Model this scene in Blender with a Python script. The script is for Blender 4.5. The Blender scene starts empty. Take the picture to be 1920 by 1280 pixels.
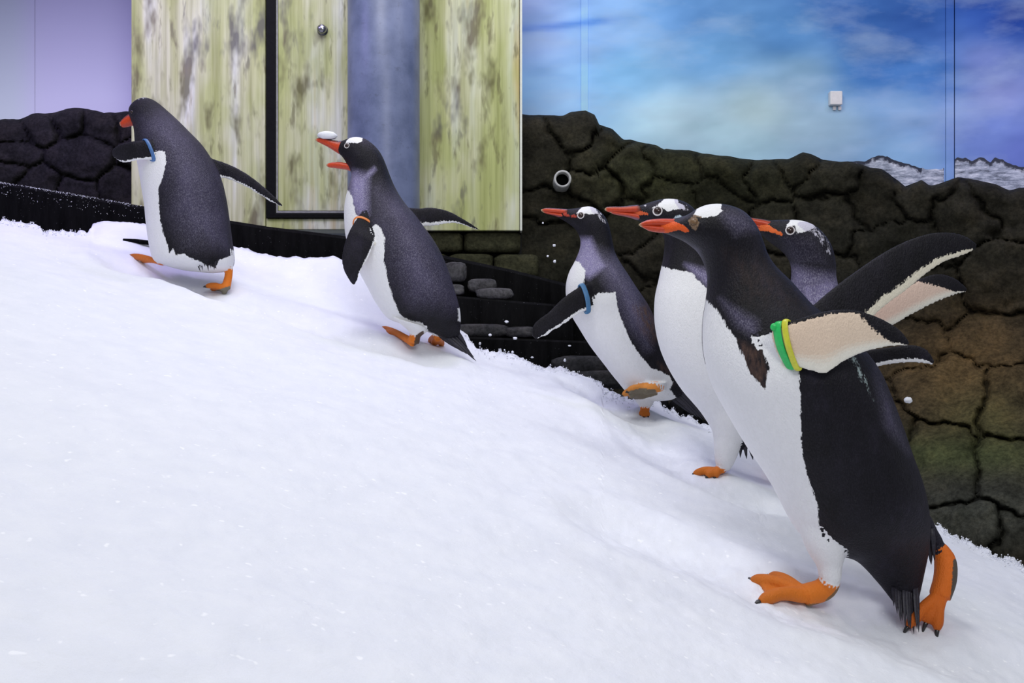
import bpy, math, random
import numpy as np
from mathutils import Vector, kdtree, bvhtree

random.seed(7)
SC = bpy.context.scene
COL = SC.collection

# ------------------------------------------------------------------ camera, world, lights, exposure
F = 1884.0            # focal length in pixels of the 1920 wide frame
CZ = 1.20             # camera height
cam_d = bpy.data.cameras.new('camera')
cam_d.sensor_width = 36.0
cam_d.lens = F / 1920.0 * 36.0
cam_d.clip_start = 0.05
cam = bpy.data.objects.new('camera', cam_d)
cam.location = (0, 0, CZ)
cam.rotation_euler = (math.pi / 2, 0, 0)
COL.objects.link(cam)
SC.camera = cam

SC.view_settings.view_transform = 'Standard'
SC.view_settings.look = 'None'
SC.view_settings.gamma = 1.0
SC.view_settings.use_curve_mapping = False
SC.view_settings.exposure = 0.0

wd = bpy.data.worlds.new('world')
SC.world = wd
wd.use_nodes = True
wd.node_tree.nodes['Background'].inputs[0].default_value = (0.86, 0.90, 1.0, 1)
wd.node_tree.nodes['Background'].inputs[1].default_value = 0.30


def area(name, loc, aim, size, energy, color, spread=180):
    l = bpy.data.lights.new(name, 'AREA')
    l.shape = 'RECTANGLE'
    l.size, l.size_y = size
    l.energy = energy
    l.color = color
    l.spread = math.radians(spread)
    o = bpy.data.objects.new(name, l)
    o.location = loc
    o.rotation_euler = (Vector(aim) - Vector(loc)).to_track_quat('-Z', 'Y').to_euler()
    COL.objects.link(o)
    return o


area('overhead_area', (-0.6, 1.5, 4.3), (0.2, 2.7, 0.9), (1.2, 1.0), 45, (0.985, 0.985, 1.0))
area('overhead_area', (0.9, -0.7, 3.3), (0.7, 2.4, 0.9), (1.4, 1.0), 42, (0.985, 0.985, 1.0))  # unseen fill, added front right to brighten the snow and birds there
area('overhead_area', (0.4, 2.9, 4.2), (0.3, 4.7, 1.5), (4.4, 0.4), 36, (0.97, 0.985, 1.0))
area('violet_light', (-2.3, 3.0, 3.5), (-1.75, 4.7, 1.6), (0.8, 0.4), 9, (0.48, 0.36, 1.0), 90)
area('violet_light', (-0.4, 4.1, 3.8), (-0.3, 3.2, 1.2), (1.6, 0.3), 9, (0.66, 0.58, 1.0), 110)
area('violet_light', (2.4, 3.4, 3.2), (2.3, 4.6, 1.9), (0.6, 0.4), 1.8, (0.45, 0.36, 1.0), 70)

# ------------------------------------------------------------------ helpers
ORG = {}


def at(x, y, d):
    return np.array([(x - 960.0) / F * d, d, CZ - (y - 640.0) / F * d])


def to_px(P):
    P = np.asarray(P)
    return np.stack([960 + P[..., 0] / P[..., 1] * F, 640 - (P[..., 2] - CZ) / P[..., 1] * F], -1)


def _hash(i, j, k, s):
    n = (i * 374761393 + j * 668265263 + k * 2147483647 + s * 974634777).astype(np.int64)
    n = (n ^ (n >> 13)) * 1274126177 & 0x7fffffff
    n = (n ^ (n >> 16)) & 0xffffff
    return n / float(0xffffff)


def vnoise(P, scale, seed=0):
    """value noise, 0..1; P (...,3)"""
    Q = np.asarray(P, float) * scale
    I = np.floor(Q).astype(np.int64)
    f = Q - I
    f = f * f * (3 - 2 * f)
    out = 0
    for a in (0, 1):
        for b in (0, 1):
            for c in (0, 1):
                w = (f[..., 0] if a else 1 - f[..., 0]) * (f[..., 1] if b else 1 - f[..., 1]) * (f[..., 2] if c else 1 - f[..., 2])
                out = out + w * _hash(I[..., 0] + a, I[..., 1] + b, I[..., 2] + c, seed)
    return out


def fbm(P, scale, octs=4, seed=0, gain=0.5):
    s, a, t = 0, 1.0, 0
    for o in range(octs):
        s = s + a * vnoise(P, scale * 2 ** o, seed + o)
        t += a
        a *= gain
    return s / t


def sstep(a, b, x):
    t = np.clip((x - a) / (b - a), 0, 1)
    return t * t * (3 - 2 * t)


def srgb(r, g, b):
    f = lambda c: (c / 255 / 12.92) if c <= 10 else ((c / 255 + 0.055) / 1.055) ** 2.4
    return (f(r), f(g), f(b))


def tag(o, label=None, cat=None, group=None, kind=None):
    if label: o['label'] = label
    if cat: o['category'] = cat
    if group: o['group'] = group
    if kind: o['kind'] = kind
    return o


def empty(name, loc, **kw):
    o = bpy.data.objects.new(name, None)
    o.empty_display_size = 0.05
    o.location = loc
    COL.objects.link(o)
    ORG[o] = np.array(loc, float)
    return tag(o, **kw)


def obj(name, V, Fc, mat, parent=None, smooth=True, attrs=None, origin=None):
    """one mesh object from world coordinates"""
    V = np.asarray(V, float).reshape(-1, 3)
    if parent is not None:
        og = ORG[parent]
    else:
        og = np.array(origin if origin is not None else (0, 0, 0), float)
    me = bpy.data.meshes.new(name)
    fl = np.asarray(Fc) if not isinstance(Fc, list) else None
    if fl is not None and fl.ndim == 2:
        n, k = fl.shape
        me.vertices.add(len(V)); me.vertices.foreach_set('co', (V - og).ravel())
        me.loops.add(n * k); me.loops.foreach_set('vertex_index', fl.ravel().astype(np.int32))
        me.polygons.add(n)
        me.polygons.foreach_set('loop_start', (np.arange(n) * k).astype(np.int32))
        me.update(calc_edges=True)
    else:
        me.from_pydata((V - og).tolist(), [], [list(map(int, f)) for f in Fc])
    me.polygons.foreach_set('use_smooth', [bool(smooth)] * len(me.polygons))
    if attrs:
        for an, val in attrs.items():
            val = np.asarray(val, np.float32)
            if val.ndim == 2:
                a = me.attributes.new(an, 'FLOAT_COLOR', 'POINT')
                a.data.foreach_set('color', np.concatenate([val, np.ones((len(val), 1), np.float32)], 1).ravel())
            else:
                a = me.attributes.new(an, 'FLOAT', 'POINT')
                a.data.foreach_set('value', val.ravel())
    me.validate()
    me.materials.append(mat)
    o = bpy.data.objects.new(name, me)
    COL.objects.link(o)
    if parent is not None:
        o.parent = parent
        ORG[o] = og
        # children of a child keep the thing's origin; the parent's own location is the offset
    else:
        o.location = og
        ORG[o] = og
    return o


def grid_faces(nr, nc, wrap=False):
    r = np.arange(nr - 1)[:, None]
    c = np.arange(nc if wrap else nc - 1)[None, :]
    c2 = (c + 1) % nc
    return np.stack([r * nc + c, r * nc + c2, (r + 1) * nc + c2, (r + 1) * nc + c], -1).reshape(-1, 4)


def loft(rings):
    """closed tube from (n,m,3) rings with fan caps"""
    n, m, _ = rings.shape
    V = rings.reshape(-1, 3)
    Fc = grid_faces(n, m, True).tolist()
    c0, c1 = rings[0].mean(0), rings[-1].mean(0)
    V = np.concatenate([V, [c0, c1]])
    a, b = n * m, n * m + 1
    for j in range(m):
        Fc.append([a, (j + 1) % m, j])
        Fc.append([b, (n - 1) * m + j, (n - 1) * m + (j + 1) % m])
    return V, Fc


def cr(stations, n):
    """Catmull-Rom resample of an (k,q) array to n rows, by chord length of the first 4 columns"""
    S = np.asarray(stations, float)
    if len(S) == 2:
        t = np.linspace(0, 1, n)[:, None]
        return S[0] * (1 - t) + S[1] * t
    dl = np.linalg.norm(np.diff(S[:, :4], axis=0), axis=1) ** 0.75 + 1e-6
    T = np.concatenate([[0], np.cumsum(dl)])
    M = np.zeros_like(S)
    M[1:-1] = (S[2:] - S[:-2]) / (T[2:] - T[:-2])[:, None]
    M[0] = (S[1] - S[0]) / dl[0]
    M[-1] = (S[-1] - S[-2]) / dl[-1]
    t = np.linspace(0, T[-1], n)
    i = np.clip(np.searchsorted(T, t, side='right') - 1, 0, len(S) - 2)
    h = dl[i][:, None]
    u = ((t - T[i]) / dl[i])[:, None]
    return ((2 * u**3 - 3 * u**2 + 1) * S[i] + (u**3 - 2 * u**2 + u) * h * M[i]
            + (-2 * u**3 + 3 * u**2) * S[i + 1] + (u**3 - u**2) * h * M[i + 1])


def box(x0, x1, y0, y1, z0, z1):
    V = [(x, y, z) for z in (z0, z1) for y in (y0, y1) for x in (x0, x1)]
    Fc = [(0, 2, 3, 1), (4, 5, 7, 6), (0, 1, 5, 4), (2, 6, 7, 3), (0, 4, 6, 2), (1, 3, 7, 5)]
    return np.array(V, float), Fc


def pbox(px0, px1, py0, py1, d, depth):
    """box whose front face fills a pixel rectangle at distance d"""
    a, b = at(px0, py1, d), at(px1, py0, d)
    return box(a[0], b[0], d, d + depth, a[2], b[2])


def bevel(o, w=0.004, seg=2):
    m = o.modifiers.new('bevel', 'BEVEL')
    m.width = w
    m.segments = seg
    m.limit_method = 'ANGLE'
    return o


def tube(P, R, m=12, flat=None):
    """tube along points P with radii R"""
    P = np.asarray(P, float); R = np.asarray(R, float)
    n = len(P)
    rings = []
    ref = None
    for i in range(n):
        t = P[min(i + 1, n - 1)] - P[max(i - 1, 0)]
        t = t / (np.linalg.norm(t) + 1e-9)
        if ref is None:
            ref = np.array([0, 0, 1.0]) if abs(t[2]) < 0.8 else np.array([0, 1.0, 0])
        a = np.cross(t, ref); a /= np.linalg.norm(a)
        b = np.cross(a, t)
        ref = b
        th = np.arange(m) / m * 2 * np.pi
        rings.append(P[i] + R[i] * (np.cos(th)[:, None] * a + np.sin(th)[:, None] * b))
    return np.array(rings)


def join(parts):
    V, Fc, o = [], [], 0
    for v, f in parts:
        V.append(np.asarray(v)); Fc += [[int(i) + o for i in q] for q in f]
        o += len(v)
    return np.concatenate(V), Fc


def poly_sdf(P, poly):
    """signed distance (positive inside) of (n,2) points to a polygon"""
    poly = np.asarray(poly, float)
    a, b = poly, np.roll(poly, -1, 0)
    best = np.full(len(P), 1e18)
    ins = np.zeros(len(P), bool)
    for p, q in zip(a, b):
        e = q - p
        w = P - p
        t = np.clip((w @ e) / (e @ e + 1e-12), 0, 1)
        dd = w - t[:, None] * e
        best = np.minimum(best, (dd ** 2).sum(1))
        c = ((p[1] <= P[:, 1]) & (q[1] > P[:, 1])) | ((q[1] <= P[:, 1]) & (p[1] > P[:, 1]))
        xi = p[0] + (P[:, 1] - p[1]) / (q[1] - p[1] + 1e-12) * e[0]
        ins ^= c & (P[:, 0] < xi)
    return np.where(ins, 1, -1) * np.sqrt(best)


# ------------------------------------------------------------------ materials
def mat_new(name):
    m = bpy.data.materials.new(name)
    m.use_nodes = True
    nt = m.node_tree
    b = nt.nodes['Principled BSDF']
    return m, nt, b


def N(nt, t, **kw):
    n = nt.nodes.new(t)
    for k, v in kw.items():
        if k.startswith('i_'):
            n.inputs[int(k[2:])].default_value = v
        else:
            setattr(n, k, v)
    return n


def L(nt, a, b): nt.links.new(a, b)


def noise_node(nt, scale, detail=3, rough=0.55, stretch=None):
    g = N(nt, 'ShaderNodeNewGeometry')
    src = g.outputs['Position']
    if stretch:
        mp = N(nt, 'ShaderNodeMapping')
        mp.inputs['Scale'].default_value = stretch
        L(nt, src, mp.inputs['Vector'])
        src = mp.outputs[0]
    n = N(nt, 'ShaderNodeTexNoise')
    n.inputs['Scale'].default_value = scale
    n.inputs['Detail'].default_value = detail
    n.inputs['Roughness'].default_value = rough
    L(nt, src, n.inputs['Vector'])
    return n.outputs['Fac']


def ramp(nt, src, stops):
    r = N(nt, 'ShaderNodeValToRGB')
    e = r.color_ramp.elements
    while len(e) < len(stops):
        e.new(0.5)
    for k, (p, c) in enumerate(stops):
        e[k].position = p
        e[k].color = (*c, 1) if len(c) == 3 else c
    L(nt, src, r.inputs[0])
    return r.outputs[0]


def mixc(nt, fac, a, b, mode='MIX'):
    m = N(nt, 'ShaderNodeMix', data_type='RGBA', blend_type=mode)
    for s, v in ((0, fac), (6, a), (7, b)):
        if hasattr(v, 'is_output') or hasattr(v, 'links'):
            L(nt, v, m.inputs[s])
        else:
            m.inputs[s].default_value = v if s == 0 else (*v, 1) if len(v) == 3 else v
    return m.outputs[2]


def mth(nt, op, a, b=None, c=None, clamp=False):
    m = N(nt, 'ShaderNodeMath', operation=op, use_clamp=clamp)
    for i, v in enumerate((a, b, c)):
        if v is None: continue
        if hasattr(v, 'links'): L(nt, v, m.inputs[i])
        else: m.inputs[i].default_value = v
    return m.outputs[0]


def bump(nt, b, h, strength=0.4, dist=0.01):
    n = N(nt, 'ShaderNodeBump')
    n.inputs['Strength'].default_value = strength
    n.inputs['Distance'].default_value = dist
    L(nt, h, n.inputs['Height'])
    L(nt, n.outputs[0], b.inputs['Normal'])


def plain(name, color, rough=0.6, spec=0.4, vary=0.25, scale=60, bmp=0.15, metallic=0.0):
    m, nt, b = mat_new(name)
    f = noise_node(nt, scale)
    c0 = tuple(c * (1 - vary) for c in color)
    c1 = tuple(min(1, c * (1 + vary)) for c in color)
    L(nt, ramp(nt, f, [(0.3, c0), (0.7, c1)]), b.inputs['Base Color'])
    b.inputs['Roughness'].default_value = rough
    b.inputs['Specular IOR Level'].default_value = spec
    b.inputs['Metallic'].default_value = metallic
    if bmp: bump(nt, b, f, bmp, 0.004)
    return m


def attr_node(nt, name, col=True):
    a = N(nt, 'ShaderNodeAttribute', attribute_name=name)
    return a.outputs['Color'] if col else a.outputs['Fac']


def mat_feather():
    m, nt, b = mat_new('feathers')
    mask = attr_node(nt, 'mask', False)
    grey = attr_node(nt, 'grey', False)
    tint = attr_node(nt, 'tint')
    n1 = noise_node(nt, 100, 3, 0.65, (1, 1, 0.32))
    n2 = noise_node(nt, 320, 2, 0.6, (1, 1, 0.4))
    nn = mth(nt, 'ADD', mth(nt, 'MULTIPLY', n1, 0.6), mth(nt, 'MULTIPLY', n2, 0.4))
    rim = mth(nt, 'MULTIPLY', mth(nt, 'MULTIPLY', mask, mth(nt, 'SUBTRACT', 1.0, mask)), 4.0)
    t = mth(nt, 'ADD', mask, mth(nt, 'MULTIPLY', mth(nt, 'MULTIPLY', mth(nt, 'SUBTRACT', nn, 0.5), 2.6), rim))
    fac = mth(nt, 'MULTIPLY_ADD', mth(nt, 'SUBTRACT', t, 0.5), 4.0, 0.5, True)
    # dark coat with fine pale feather tips
    sp = noise_node(nt, 400, 2, 0.7, (1, 1, 0.55))
    br = noise_node(nt, 14, 4, 0.65, (1, 1, 0.5))
    base = ramp(nt, br, [(0.32, (0.0022, 0.0018, 0.0032)), (0.55, (0.0065, 0.0055, 0.0095)), (0.72, (0.016, 0.0135, 0.024))])
    tips = ramp(nt, sp, [(0.46, (0, 0, 0)), (0.72, (1, 1, 1))])
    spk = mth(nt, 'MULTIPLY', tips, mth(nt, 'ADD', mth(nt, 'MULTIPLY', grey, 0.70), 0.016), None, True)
    grey_sheen = mth(nt, 'MULTIPLY', mth(nt, 'POWER', grey, 1.3), mth(nt, 'MULTIPLY_ADD', br, 0.9, 0.25), None, True)
    dark = mixc(nt, grey_sheen, base, (0.27, 0.235, 0.44))  # grey necks, and the violet lamp sheen on the backs painted as colour
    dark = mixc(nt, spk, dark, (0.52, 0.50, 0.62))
    brown = attr_node(nt, 'brown', False)
    dark = mixc(nt, mth(nt, 'MULTIPLY', brown, ramp(nt, n1, [(0.35, (0, 0, 0)), (0.65, (1, 1, 1))])), dark, (0.11, 0.062, 0.045))
    lite = mixc(nt, 1.0, tint, ramp(nt, nn, [(0.3, (0.95, 0.95, 0.95)), (0.6, (1, 1, 1))]), 'MULTIPLY')
    L(nt, mixc(nt, fac, dark, lite), b.inputs['Base Color'])
    b.inputs['Roughness'].default_value = 0.5
    b.inputs['Specular IOR Level'].default_value = 0.2
    b.inputs['Sheen Weight'].default_value = 0.022
    b.inputs['Sheen Roughness'].default_value = 0.45
    b.inputs['Sheen Tint'].default_value = (0.72, 0.62, 1.0, 1)
    bump(nt, b, mth(nt, 'ADD', mth(nt, 'ADD', n2, sp), mth(nt, 'MULTIPLY', n1, 0.8)), 0.42, 0.005)
    return m


def mat_tint(name, rough=0.45, scale=120, bmp=0.2, vary=0.35, spec=0.4):
    m, nt, b = mat_new(name)
    f = noise_node(nt, scale, 3)
    v = ramp(nt, f, [(0.3, (1 - vary,) * 3), (0.7, (1.0,) * 3)])
    L(nt, mixc(nt, 1.0, attr_node(nt, 'tint'), v, 'MULTIPLY'), b.inputs['Base Color'])
    b.inputs['Roughness'].default_value = rough
    b.inputs['Specular IOR Level'].default_value = spec
    bump(nt, b, f, bmp, 0.003)
    return m


def mat_snow():
    m, nt, b = mat_new('snow')
    f = noise_node(nt, 14, 4, 0.6)
    g = noise_node(nt, 160, 3, 0.7)
    c = ramp(nt, f, [(0.3, (0.775, 0.795, 0.855)), (0.7, (0.835, 0.85, 0.895))])
    ic = noise_node(nt, 60, 1, 0.5)
    c = mixc(nt, ramp(nt, ic, [(0.70, (0, 0, 0)), (0.78, (1, 1, 1))]), c, (0.93, 0.94, 0.97))
    L(nt, c, b.inputs['Base Color'])
    b.inputs['Roughness'].default_value = 0.75
    b.inputs['Specular IOR Level'].default_value = 0.25
    bump(nt, b, mth(nt, 'ADD', mth(nt, 'MULTIPLY', f, 1.2), g), 0.22, 0.006)
    return m


def mat_rock(name):
    m, nt, b = mat_new(name)
    f = noise_node(nt, 9, 6, 0.65)
    g = noise_node(nt, 70, 4, 0.7)
    v = ramp(nt, f, [(0.3, (0.45,) * 3), (0.5, (0.95,) * 3), (0.72, (1.6, 1.5, 1.4))])
    c = mixc(nt, 1.0, attr_node(nt, 'tint'), v, 'MULTIPLY')
    w = ramp(nt, g, [(0.35, (0.6,) * 3), (0.65, (1.3,) * 3)])
    L(nt, mixc(nt, 1.0, c, w, 'MULTIPLY'), b.inputs['Base Color'])
    b.inputs['Roughness'].default_value = 0.8
    b.inputs['Specular IOR Level'].default_value = 0.08
    bump(nt, b, mth(nt, 'ADD', mth(nt, 'MULTIPLY', f, 1.5), mth(nt, 'MULTIPLY', g, 0.6)), 0.38, 0.016)
    return m


def mat_wood():
    m, nt, b = mat_new('weathered_timber')
    oi = N(nt, 'ShaderNodeObjectInfo')
    # fine vertical grain, broad tone bands, dark vertical blotches
    grain = noise_node(nt, 1.0, 4, 0.6, (60, 1, 1.6))
    band = noise_node(nt, 1.0, 3, 0.55, (9, 1, 0.9))
    patch = noise_node(nt, 1.0, 3, 0.6, (5, 1, 2.2))
    tone = ramp(nt, band, [(0.28, srgb(156, 160, 104)), (0.40, srgb(190, 192, 140)), (0.52, srgb(210, 210, 176)),
                           (0.62, srgb(216, 218, 204)), (0.75, srgb(208, 184, 132))])
    tone = mixc(nt, ramp(nt, patch, [(0.44, (0, 0, 0)), (0.62, (0.6, 0.6, 0.6))]), tone, srgb(172, 180, 108))
    v = ramp(nt, grain, [(0.3, (0.72, 0.72, 0.64)), (0.55, (1.0, 1.0, 1.0)), (0.8, (1.12, 1.12, 1.1))])
    c = mixc(nt, 1.0, tone, v, 'MULTIPLY')
    blot = noise_node(nt, 1.0, 3, 0.6, (12, 1, 4.2))
    blot = mth(nt, 'ADD', mth(nt, 'MULTIPLY', blot, 0.85), mth(nt, 'MULTIPLY', grain, 0.15))
    fine = noise_node(nt, 1.0, 3, 0.6, (26, 1, 6.5))
    k2 = ramp(nt, fine, [(0.58, (0, 0, 0)), (0.70, (0.6, 0.6, 0.6))])
    k = ramp(nt, blot, [(0.53, (0, 0, 0)), (0.66, (0.8, 0.8, 0.8))])
    k = mth(nt, 'MAXIMUM', k, k2)
    hue = noise_node(nt, 3.1, 1, 0.5)
    bc = ramp(nt, hue, [(0.42, srgb(84, 78, 46)), (0.52, srgb(98, 86, 66)), (0.60, srgb(84, 80, 84))])
    c = mixc(nt, k, c, bc)
    L(nt, c, b.inputs['Base Color'])
    b.inputs['Roughness'].default_value = 0.6
    b.inputs['Specular IOR Level'].default_value = 0.25
    bump(nt, b, grain, 0.12, 0.004)
    return m


def mat_column():
    m, nt, b = mat_new('painted_steel')
    f = noise_node(nt, 6, 5, 0.65)
    g = noise_node(nt, 30, 4, 0.75, (1, 1, 1.4))
    c = ramp(nt, f, [(0.32, srgb(84, 94, 124)), (0.6, srgb(112, 122, 154))])
    k = ramp(nt, g, [(0.28, (1, 1, 1)), (0.42, (0, 0, 0))])
    c = mixc(nt, mth(nt, 'MULTIPLY', k, 0.5), c, srgb(74, 80, 100))
    L(nt, c, b.inputs['Base Color'])
    b.inputs['Roughness'].default_value = 0.38
    b.inputs['Specular IOR Level'].default_value = 0.5
    bump(nt, b, f, 0.12, 0.006)
    return m


def mat_kerb():
    m, nt, b = mat_new('black_rubber')
    f = noise_node(nt, 1.0, 4, 0.7, (26, 26, 5))
    s = noise_node(nt, 140, 2, 0.6)
    c = ramp(nt, f, [(0.35, (0.0012, 0.0012, 0.0014)), (0.7, (0.006, 0.006, 0.0066))])
    k = ramp(nt, s, [(0.70, (0, 0, 0)), (0.76, (1, 1, 1))])
    c = mixc(nt, mth(nt, 'MULTIPLY', k, 0.25), c, (0.3, 0.3, 0.32))
    L(nt, c, b.inputs['Base Color'])
    b.inputs['Roughness'].default_value = 0.7
    b.inputs['Specular IOR Level'].default_value = 0.06
    bump(nt, b, f, 0.4, 0.006)
    return m


def mat_mural(name, cloud=True):
    m, nt, b = mat_new(name)
    t = attr_node(nt, 'tint')
    if cloud:
        w = noise_node(nt, 1.0, 6, 0.6, (2.0, 1, 5.0))
        k = ramp(nt, w, [(0.46, (0, 0, 0)), (0.75, (0.40, 0.40, 0.40))])
        t = mixc(nt, k, t, srgb(196, 214, 234))
    L(nt, t, b.inputs['Base Color'])
    b.inputs['Roughness'].default_value = 0.55
    b.inputs['Specular IOR Level'].default_value = 0.2
    return m


def mat_mountain():
    m, nt, b = mat_new('printed_snow_peaks')
    f = noise_node(nt, 1.0, 6, 0.75, (12, 1, 46))
    c = ramp(nt, f, [(0.34, srgb(50, 58, 70)), (0.48, srgb(160, 168, 180)), (0.64, srgb(228, 232, 238))])
    k = attr_node(nt, 'mask', False)
    g = noise_node(nt, 45, 4, 0.7)
    q = mth(nt, 'MULTIPLY_ADD', mth(nt, 'ADD', k, mth(nt, 'MULTIPLY', mth(nt, 'SUBTRACT', g, 0.5), 1.6)), 3.0, -1.0, True)
    L(nt, mixc(nt, q, c, srgb(38, 44, 58)), b.inputs['Base Color'])
    b.inputs['Roughness'].default_value = 0.6
    return m


M_FEATHER = mat_feather()
M_BILL = mat_tint('bill_horn', 0.35, 200, 0.15, 0.25)
M_FOOT = mat_tint('foot_skin', 0.5, 220, 0.3, 0.3)
M_CLAW = plain('claw_horn', (0.02, 0.018, 0.018), 0.3, 0.5, 0.3, 200)
M_EYE = plain('eye_brown', (0.022, 0.008, 0.006), 0.12, 0.6, 0.3, 300, 0)
M_EYETAN = plain('eye_lid_tan', (0.16, 0.09, 0.04), 0.35, 0.5, 0.4, 300, 0.1)
M_RING = plain('eye_ring_pale', (0.72, 0.68, 0.68), 0.5, 0.3, 0.1, 300)
M_QUILL = plain('tail_quill', (0.022, 0.020, 0.030), 0.5, 0.4, 0.6, 260)
M_SNOW = mat_snow()
M_ROCK = mat_rock('faux_rock')
M_WOOD = mat_wood()
M_COLUMN = mat_column()
M_KERB = mat_kerb()
M_MURAL = mat_mural('sky_mural')
M_PALE = mat_mural('pale_mural', False)
M_PEAK = mat_mountain()
M_BLACK = plain('black_frame', (0.003, 0.003, 0.0035), 0.5, 0.12, 0.3)
M_GREYTRIM = plain('grey_trim', (0.28, 0.28, 0.28), 0.4, 0.4, 0.2)
M_STEEL = plain('knob_steel', (0.35, 0.35, 0.37), 0.25, 0.5, 0.15, 80, 0.05, 1.0)
M_WHITEP = plain('white_plastic', (0.80, 0.77, 0.77), 0.5, 0.4, 0.05)
M_PIPE = plain('pipe_plastic', (0.42, 0.42, 0.40), 0.45, 0.4, 0.2)
M_PIPEIN = plain('pipe_bore_shade', (0.002, 0.002, 0.002), 0.9, 0.1, 0.2)
M_BASE = plain('concrete_base', (0.02, 0.02, 0.02), 0.9, 0.1, 0.3, 10)
M_SEAM = plain('mural_seam', srgb(150, 182, 215), 0.5, 0.3, 0.04)
M_SEAMD = plain('mural_joint', srgb(40, 66, 110), 0.6, 0.2, 0.1)
M_EDGE = plain('panel_edge', srgb(222, 224, 212), 0.6, 0.2, 0.05)


def band_mat(name, c):
    return plain(name, c, 0.35, 0.5, 0.1, 200, 0.05)


# ------------------------------------------------------------------ snow surface
def px_line(pts, d0):
    return [at(x, y, d)[:2] for x, y, d in pts]


def base_plane(X, Y):
    return -0.285 * X + 0.17 * Y - 0.6745 + CZ


def base_hit(x, y):
    xp, yp = (x - 960) / F, (y - 640) / F
    return 0.6745 / (0.17 - 0.285 * xp + yp)


# worn tracks: polyline in pixels, half width (m), depth (m)
TRACKS = [
    ([(250, 500), (340, 520), (430, 562), (560, 596), (690, 640), (790, 668)], 0.085, 0.030),
    ([(1110, 735), (1180, 775), (1240, 850), (1330, 905), (1400, 940)], 0.085, 0.028),
    ([(1180, 990), (1320, 1045), (1460, 1110), (1620, 1160), (1800, 1235), (1950, 1290)], 0.10, 0.027),
]
TRK = []
for pts, w, dp in TRACKS:
    P = np.array([at(x, y, base_hit(x, y))[:2] for x, y in pts])
    TRK.append((P, w, dp))


def seg_dist(X, Y, P):
    Q = np.stack([X, Y], -1)
    best = np.full(X.shape, 1e9)
    for a, b in zip(P[:-1], P[1:]):
        e = b - a
        t = np.clip(((Q - a) @ e) / (e @ e), 0, 1)
        dd = np.linalg.norm(Q - a - t[..., None] * e, axis=-1)
        best = np.minimum(best, dd)
    return best


def S(X, Y):
    X = np.asarray(X, float); Y = np.asarray(Y, float)
    P = np.stack([X, Y, np.zeros_like(X)], -1)
    Z = base_plane(X, Y) + 0.030 * (fbm(P, 3.2, 2, 11) - 0.5)
    for T, w, dp in TRK:
        dd = seg_dist(X, Y, T)
        wob = 1 + 0.5 * (vnoise(P, 9, 5) - 0.5)
        Z = Z - dp * np.exp(-(dd / w) ** 2) * wob + dp * 0.35 * np.exp(-((dd - 1.7 * w) / (0.5 * w)) ** 2)
    return Z


def snow_d(x, y):
    d = np.linspace(0.7, 5.5, 1600)
    X = (x - 960) / F * d
    Zr = CZ - (y - 640) / F * d
    k = np.nonzero(S(X, d) > Zr)[0]
    if len(k) == 0: return 5.0
    i = k[0]
    return float(d[i])


EDGE = np.array([(-420, 300), (-200, 360), (0, 411), (70, 425), (130, 440), (165, 436), (185, 414), (230, 414), (275, 420), (330, 432), (440, 462), (520, 478), (570, 487),
                 (610, 482), (650, 492), (760, 545), (850, 600), (893, 650), (960, 665), (1030, 690), (1060, 690), (1110, 707), (1160, 738), (1180, 745),
                 (1230, 752), (1260, 770), (1320, 792), (1380, 822), (1430, 848), (1600, 925), (1740, 985), (1765, 992), (1830, 1025), (1920, 1060), (2100, 1150), (2400, 1310)], float)


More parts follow.
